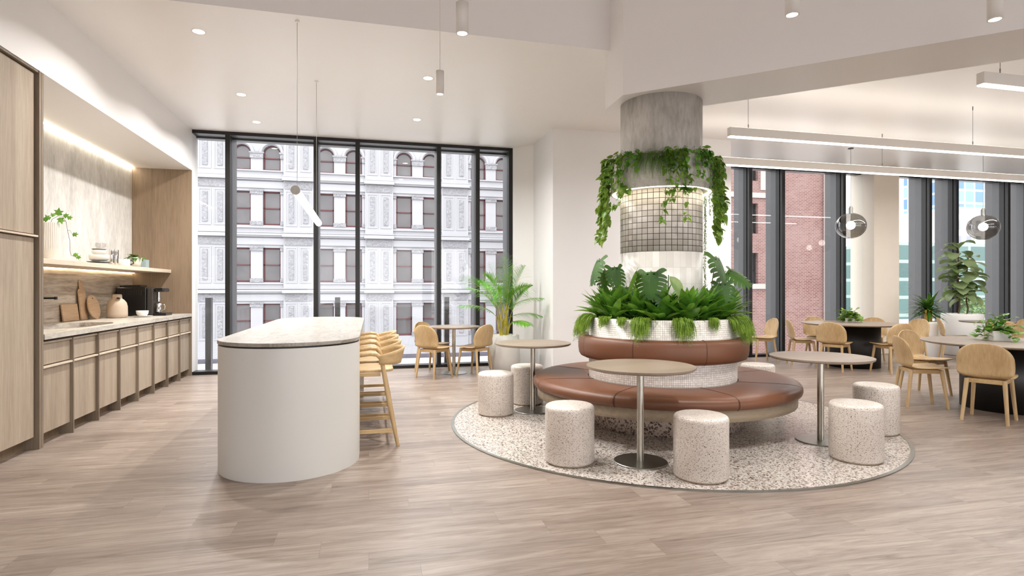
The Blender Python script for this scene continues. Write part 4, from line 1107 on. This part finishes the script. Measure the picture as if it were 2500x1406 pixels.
def ob(mb,x0,x1,y0,y1,z0,z1): mb.box(x0+.5,x1+.5,y0-FY,y1-FY,z0-GZ,z1-GZ)
X0,X1=-16.5,15.6
# piers
e=[X0]
for c in wc: e+=[c-WH,c+WH]
e.append(X1)
for i in range(0,len(e),2): ob(wall,e[i],e[i+1],FY,FY+.45,GZ,13.5)
zz=[GZ]
for a,b in rows: zz+=[a,b]
zz.append(ar[0])
for c in wc:
    for i in range(0,len(zz),2): ob(wall,c-WH,c+WH,FY,FY+.45,zz[i],zz[i+1])
    # arched head
    n=14; y0,y1=FY-FY,.45
    for k in range(n):
        a0,a1=PI-PI*k/n,PI-PI*(k+1)/n
        xa,za=c+.5+WH*math.cos(a0),ar[1]+WH*math.sin(a0)-GZ; xb,zb=c+.5+WH*math.cos(a1),ar[1]+WH*math.sin(a1)-GZ
        zt=13.5-GZ
        wall.add([(xa,y0,za),(xb,y0,zb),(xb,y0,zt),(xa,y0,zt),(xa,y1,za),(xb,y1,zb)],[(0,1,2,3),(0,4,5,1)])
ob(wall,X0,X1,FY+.46,FY+.7,GZ,13.5)
wall.build('wall',M['fac'],t)
tr=MB()
for zb in (.62,4.24,7.88):
    ob(tr,X0,X1,FY-.10,FY-.001,zb-.10,zb+.32); ob(tr,X0,X1,FY-.22,FY-.001,zb+.40,zb+.50); ob(tr,X0,X1,FY-.34,FY-.001,zb+.50,zb+.62); ob(tr,X0,X1,FY-.14,FY-.001,zb+.66,zb+.74); ob(tr,X0,X1,FY-.12,FY-.001,zb+.98,zb+1.06)
ob(tr,X0,X1,FY-.25,FY-.001,GZ,GZ+.5); ob(tr,X0,X1,FY-.15,FY-.001,GZ+.5,GZ+.62)
ob(tr,X0,X1,FY-.3,FY-.001,11.5,11.7)
tr.build('cornices',M['fac'],t)
cap=MB()
for c in pc:
    for (a,b) in rows: # capitals on the pier between the two windows and the outer jambs
        for x,hw in ((c,.40),(c-1.62,.20),(c+1.62,.20)):
            ob(cap,x-hw,x+hw,FY-.09,FY-.001,b-.20,b-.02); ob(cap,x-hw-.03,x+hw+.03,FY-.12,FY-.001,b-.02,b+.06); ob(cap,x-hw,x+hw,FY-.05,FY-.001,a+.0,a+.25)
    for x,hw in ((c,.40),(c-1.62,.20),(c+1.62,.20)):
        ob(cap,x-hw,x+hw,FY-.10,FY-.001,ar[1]-.35,ar[1]-.04); ob(cap,x-hw-.05,x+hw+.05,FY-.14,FY-.001,ar[1]-.04,ar[1]+.06)
cap.build('capitals',M['orn'],t)
hood=MB()
for c in wc:
    pts=[(c+.5+(WH+.13)*math.cos(PI-PI*k/16),-.04,ar[1]+(WH+.13)*math.sin(PI-PI*k/16)-GZ) for k in range(17)]
    hood.tube(pts,.10,6,True)
hood.build('arch_mouldings',M['fac'],t)
pil=MB(); orn=MB()
for c in [v+2.56 for v in pc[:-1]]+[-14.8]:
    ob(pil,c-.92,c+.92,FY-.16,FY-.001,GZ,12.6)
    for zb in (.62,4.24,7.88):
        ob(pil,c-.98,c+.98,FY-.45,FY-.161,zb+.40,zb+.62); ob(pil,c-.98,c+.98,FY-.28,FY-.161,zb+.66,zb+.74)
        ob(orn,c-.84,c+.84,FY-.22,FY-.161,zb-.12,zb+.34)
    for (a,b) in rows+[(8.95,11.2)]:
        for s in (-1,1):
            x=c+s*.44
            ob(pil,x-.36,x+.36,FY-.20,FY-.161,a-.05,a+.02); ob(pil,x-.36,x+.36,FY-.20,FY-.161,b-.02,b+.05)
            ob(pil,x-.36,x-.30,FY-.20,FY-.161,a+.02,b-.02); ob(pil,x+.30,x+.36,FY-.20,FY-.161,a+.02,b-.02)
            ob(orn,x-.15,x+.15,FY-.225,FY-.161,a+.15,b-.15)
pil.build('pilasters',M['fac'],t); orn.build('relief_panels',M['orn'],t)
for c in wc:
    for k,(a,b) in enumerate(rows+[(ar[0],ar[1]+WH)]):
        f=MB(); b2=b if k<3 else ar[1]+.02
        for q in (-WH,WH-.09): ob(f,c+q,c+q+.09,FY+.22,FY+.30,a,b2)
        ob(f,c-WH,c+WH,FY+.18,FY+.30,a,a+.12); ob(f,c-WH,c+WH,FY+.22,FY+.30,(a+b)/2-.04,(a+b)/2+.04)
        if k<3: ob(f,c-WH,c+WH,FY+.22,FY+.30,b-.09,b)
        else:
            pts=[(c+.5+(WH-.045)*math.cos(PI-PI*j/12),.26,ar[1]+(WH-.045)*math.sin(PI-PI*j/12)-GZ) for j in range(13)]; f.tube(pts,.045,5,True)
        w_=f.build('window',M['sash'],t)
        p=MB(); ob(p,c-WH+.02,c+WH-.02,FY+.305,FY+.33,a+.05,b-(.03 if k<3 else .0)); p.build('pane',M['wpane'],w_)
# brick building to the right
def brickmat():
    t=NT('pink_red_brick'); c=t.n('ShaderNodeTexCoord'); s=t.n('ShaderNodeSeparateXYZ'); t.l(c.outputs['Object'],s.inputs[0]); cm=t.n('ShaderNodeCombineXYZ'); t.l(t.math('ADD',s.outputs[0],s.outputs[1]),cm.inputs[0]); t.l(s.outputs[2],cm.inputs[1])
    b=t.n('ShaderNodeTexBrick'); t.l(cm.outputs[0],b.inputs['Vector']); b.inputs['Scale'].default_value=1.0; b.inputs['Brick Width'].default_value=.24; b.inputs['Row Height'].default_value=.085; b.inputs['Mortar Size'].default_value=.010
    b.inputs['Color1'].default_value=rgb(88,48,45); b.inputs['Color2'].default_value=rgb(112,78,73); b.inputs['Mortar'].default_value=rgb(152,138,134)
    f=t.noise(c.outputs['Object'],.35,5,.6)
    cc=t.mix(t.ramp(f,[(.35,(0,0,0,1)),(.7,(.55,.55,.55,1))]),b.outputs[0],rgb(142,120,116))
    t.pbr(cc,.9,0,None,.2); return t.m
M['brick']=brickmat(); M['stone']=plain('pale_stone_band',rgb(164,152,148),.8)
BY=28.0
t=thing('brick_building','red brick building with pale bands seen through the right windows','building',(20,BY,GZ))
def bb(mb,x0,x1,y0,y1,z0,z1): mb.box(x0-20,x1-20,y0-BY,y1-BY,z0-GZ,z1-GZ)
wins=[(19.7,20.85,1.53,3.3),(19.7,20.85,4.37,6.04),(19.7,20.85,7.3,9.1),(17.4,18.5,1.53,3.3),(17.4,18.5,4.37,6.04),(17.4,18.5,7.3,9.1)]
mb=MB(); bb(mb,15.5,17.4,BY,BY+8,GZ,15); bb(mb,18.5,19.7,BY,BY+8,GZ,15); bb(mb,20.85,25.3,BY,BY+8,GZ,15)
for x0,x1 in ((17.4,18.5),(19.7,20.85)):
    z=GZ
    for a,b in ((1.53,3.3),(4.37,6.04),(7.3,9.1)): bb(mb,x0,x1,BY,BY+8,z,a); z=b
    bb(mb,x0,x1,BY,BY+8,z,15)
    bb(mb,x0,x1,BY+.5,BY+8,GZ,15)
mb.build('wall',M['brick'],t)
mb=MB()
for z in (6.35,1.30): bb(mb,15.4,22.2,BY-.12,BY-.001,z,z+.28)
bb(mb,21.0,21.6,BY-.05,BY-.001,6.8,12); bb(mb,22.3,25.35,BY-.04,BY-.001,7.95,8.0)
mb.build('stone_bands',M['stone'],t)
for x0,x1,a,b in wins:
    f=MB(); bb(f,x0,x0+.09,BY+.2,BY+.3,a,b); bb(f,x1-.09,x1,BY+.2,BY+.3,a,b); bb(f,x0,x1,BY+.2,BY+.3,a,a+.1); bb(f,x0,x1,BY+.2,BY+.3,b-.09,b); bb(f,(x0+x1)/2-.03,(x0+x1)/2+.03,BY+.2,BY+.3,a,b); bb(f,x0,x1,BY+.2,BY+.3,(a+b)/2-.03,(a+b)/2+.03)
    w_=f.build('window',M['black_alu'],t); p=MB(); bb(p,x0+.02,x1-.02,BY+.31,BY+.33,a+.02,b-.02); p.build('pane',M['wpane'],w_)
mb=MB(); mb.cyl((25.15-20,-.12,.1),(25.15-20,-.12,14),.06,n=8); mb.build('drainpipe',M['stone'],t)
# far buildings
def gridmat(name,c1,c2,mort,w_,h_,ms=.25):
    t=NT(name); c=t.n('ShaderNodeTexCoord'); s=t.n('ShaderNodeSeparateXYZ'); t.l(c.outputs['Object'],s.inputs[0]); cm=t.n('ShaderNodeCombineXYZ'); t.l(t.math('ADD',s.outputs[0],s.outputs[1]),cm.inputs[0]); t.l(s.outputs[2],cm.inputs[1])
    b=t.n('ShaderNodeTexBrick'); b.offset=0; t.l(cm.outputs[0],b.inputs['Vector']); b.inputs['Scale'].default_value=1; b.inputs['Brick Width'].default_value=w_; b.inputs['Row Height'].default_value=h_; b.inputs['Mortar Size'].default_value=ms
    b.inputs['Color1'].default_value=c1; b.inputs['Color2'].default_value=c2; b.inputs['Mortar'].default_value=mort
    t.pbr(b.outputs[0],.3,0,None,.6); return t.m
M['tower']=gridmat('blue_glass_curtain_wall',rgb(70,110,146),rgb(120,152,172),rgb(170,186,194),3.2,3.4,.3)
M['teal']=gridmat('teal_glass_front',rgb(34,72,72),rgb(78,112,108),rgb(134,150,146),5,2.6,.25)
M['lowb']=gridmat('pale_office_front',rgb(120,124,136),rgb(176,178,186),rgb(222,222,226),2.4,3.0,.6)
tag(MB().box(150,164,120,140,GZ,75).build('office_tower',M['tower']),'blue glass office tower in the distance behind the fig tree','building')
tag(MB().box(109,142,88,100,GZ,17).build('office_building',M['lowb']),'pale office building below the blue tower','building')
tag(MB().box(74,130,68,80,GZ,8).build('glass_hall',M['teal']),'low teal glass hall in the distance behind the planters','building')
tag(MB().box(90,92.5,84,87,GZ,22).build('slim_tower',M['lowb']),'slim pale tower beyond the teal hall','building')
M['tree']=leafmat('distant_tree_leaf',rgb(70,96,60),rgb(120,146,100),scale=.8)
def tree(label,x,y,h,w_,seed):
    r=random.Random(seed); t=thing('street_tree',label,'tree',(x,y,GZ),group='trees beyond the right windows')
    mb=MB(); mb.tube([(0,0,0),(.1,0,h*.5),(0,.1,h*.75)],[.18,.13,.06],8); mb.build('trunk',M['brownstem'],t)
    mb=MB()
    for k in range(900):
        d=rdir(r,-40,90); q=V(d.x*w_*r.uniform(.5,1),d.y*w_*r.uniform(.5,1),h*.68+d.z*h*.32*r.uniform(.6,1)); leaf(mb,q,rdir(r,-60,60),.42,.30,'lance',.5,.1,2)
    mb.build('crown',M['tree'],t)
tree('small street tree beyond the tall white planter',56,44,3.6,2.0,1); tree('small street tree behind the far right table',60,43,3.2,1.8,2)

# ------------------------------------------------------------------ light
wd=bpy.data.worlds.new('sky'); scn.world=wd; wd.use_nodes=True
nt=wd.node_tree; nt.nodes.clear(); bg=nt.nodes.new('ShaderNodeBackground'); wo=nt.nodes.new('ShaderNodeOutputWorld')
tc=nt.nodes.new('ShaderNodeTexCoord'); nz=nt.nodes.new('ShaderNodeTexNoise'); nz.inputs['Scale'].default_value=2.2; nz.inputs['Detail'].default_value=4
cr=nt.nodes.new('ShaderNodeValToRGB'); cr.color_ramp.elements[0].position=.3; cr.color_ramp.elements[0].color=(.88,.90,.95,1); cr.color_ramp.elements[1].position=.6; cr.color_ramp.elements[1].color=(1,.985,.97,1)
nt.links.new(tc.outputs['Generated'],nz.inputs[0]); nt.links.new(nz.outputs[0],cr.inputs[0]); nt.links.new(cr.outputs[0],bg.inputs[0]); nt.links.new(bg.outputs[0],wo.inputs[0])
bg.inputs[1].default_value=WORLD
# daylight sun, very soft, high over the street
sl=bpy.data.lights.new('sun','SUN'); sl.energy=SUN; sl.angle=math.radians(40); so=bpy.data.objects.new('sun',sl); col.objects.link(so); so.rotation_euler=(math.radians(48),0,math.radians(25))
scn.view_settings.view_transform='Standard'; scn.view_settings.look='None'; scn.view_settings.gamma=1; scn.view_settings.use_curve_mapping=False
scn.view_settings.exposure=EXPO
scn.cycles.max_bounces=10; scn.cycles.diffuse_bounces=6; scn.cycles.glossy_bounces=4; scn.cycles.transmission_bounces=6; scn.cycles.transparent_max_bounces=24
scn.cycles.caustics_reflective=False; scn.cycles.caustics_refractive=False; scn.cycles.sample_clamp_indirect=6
scn.cycles.use_denoising=True
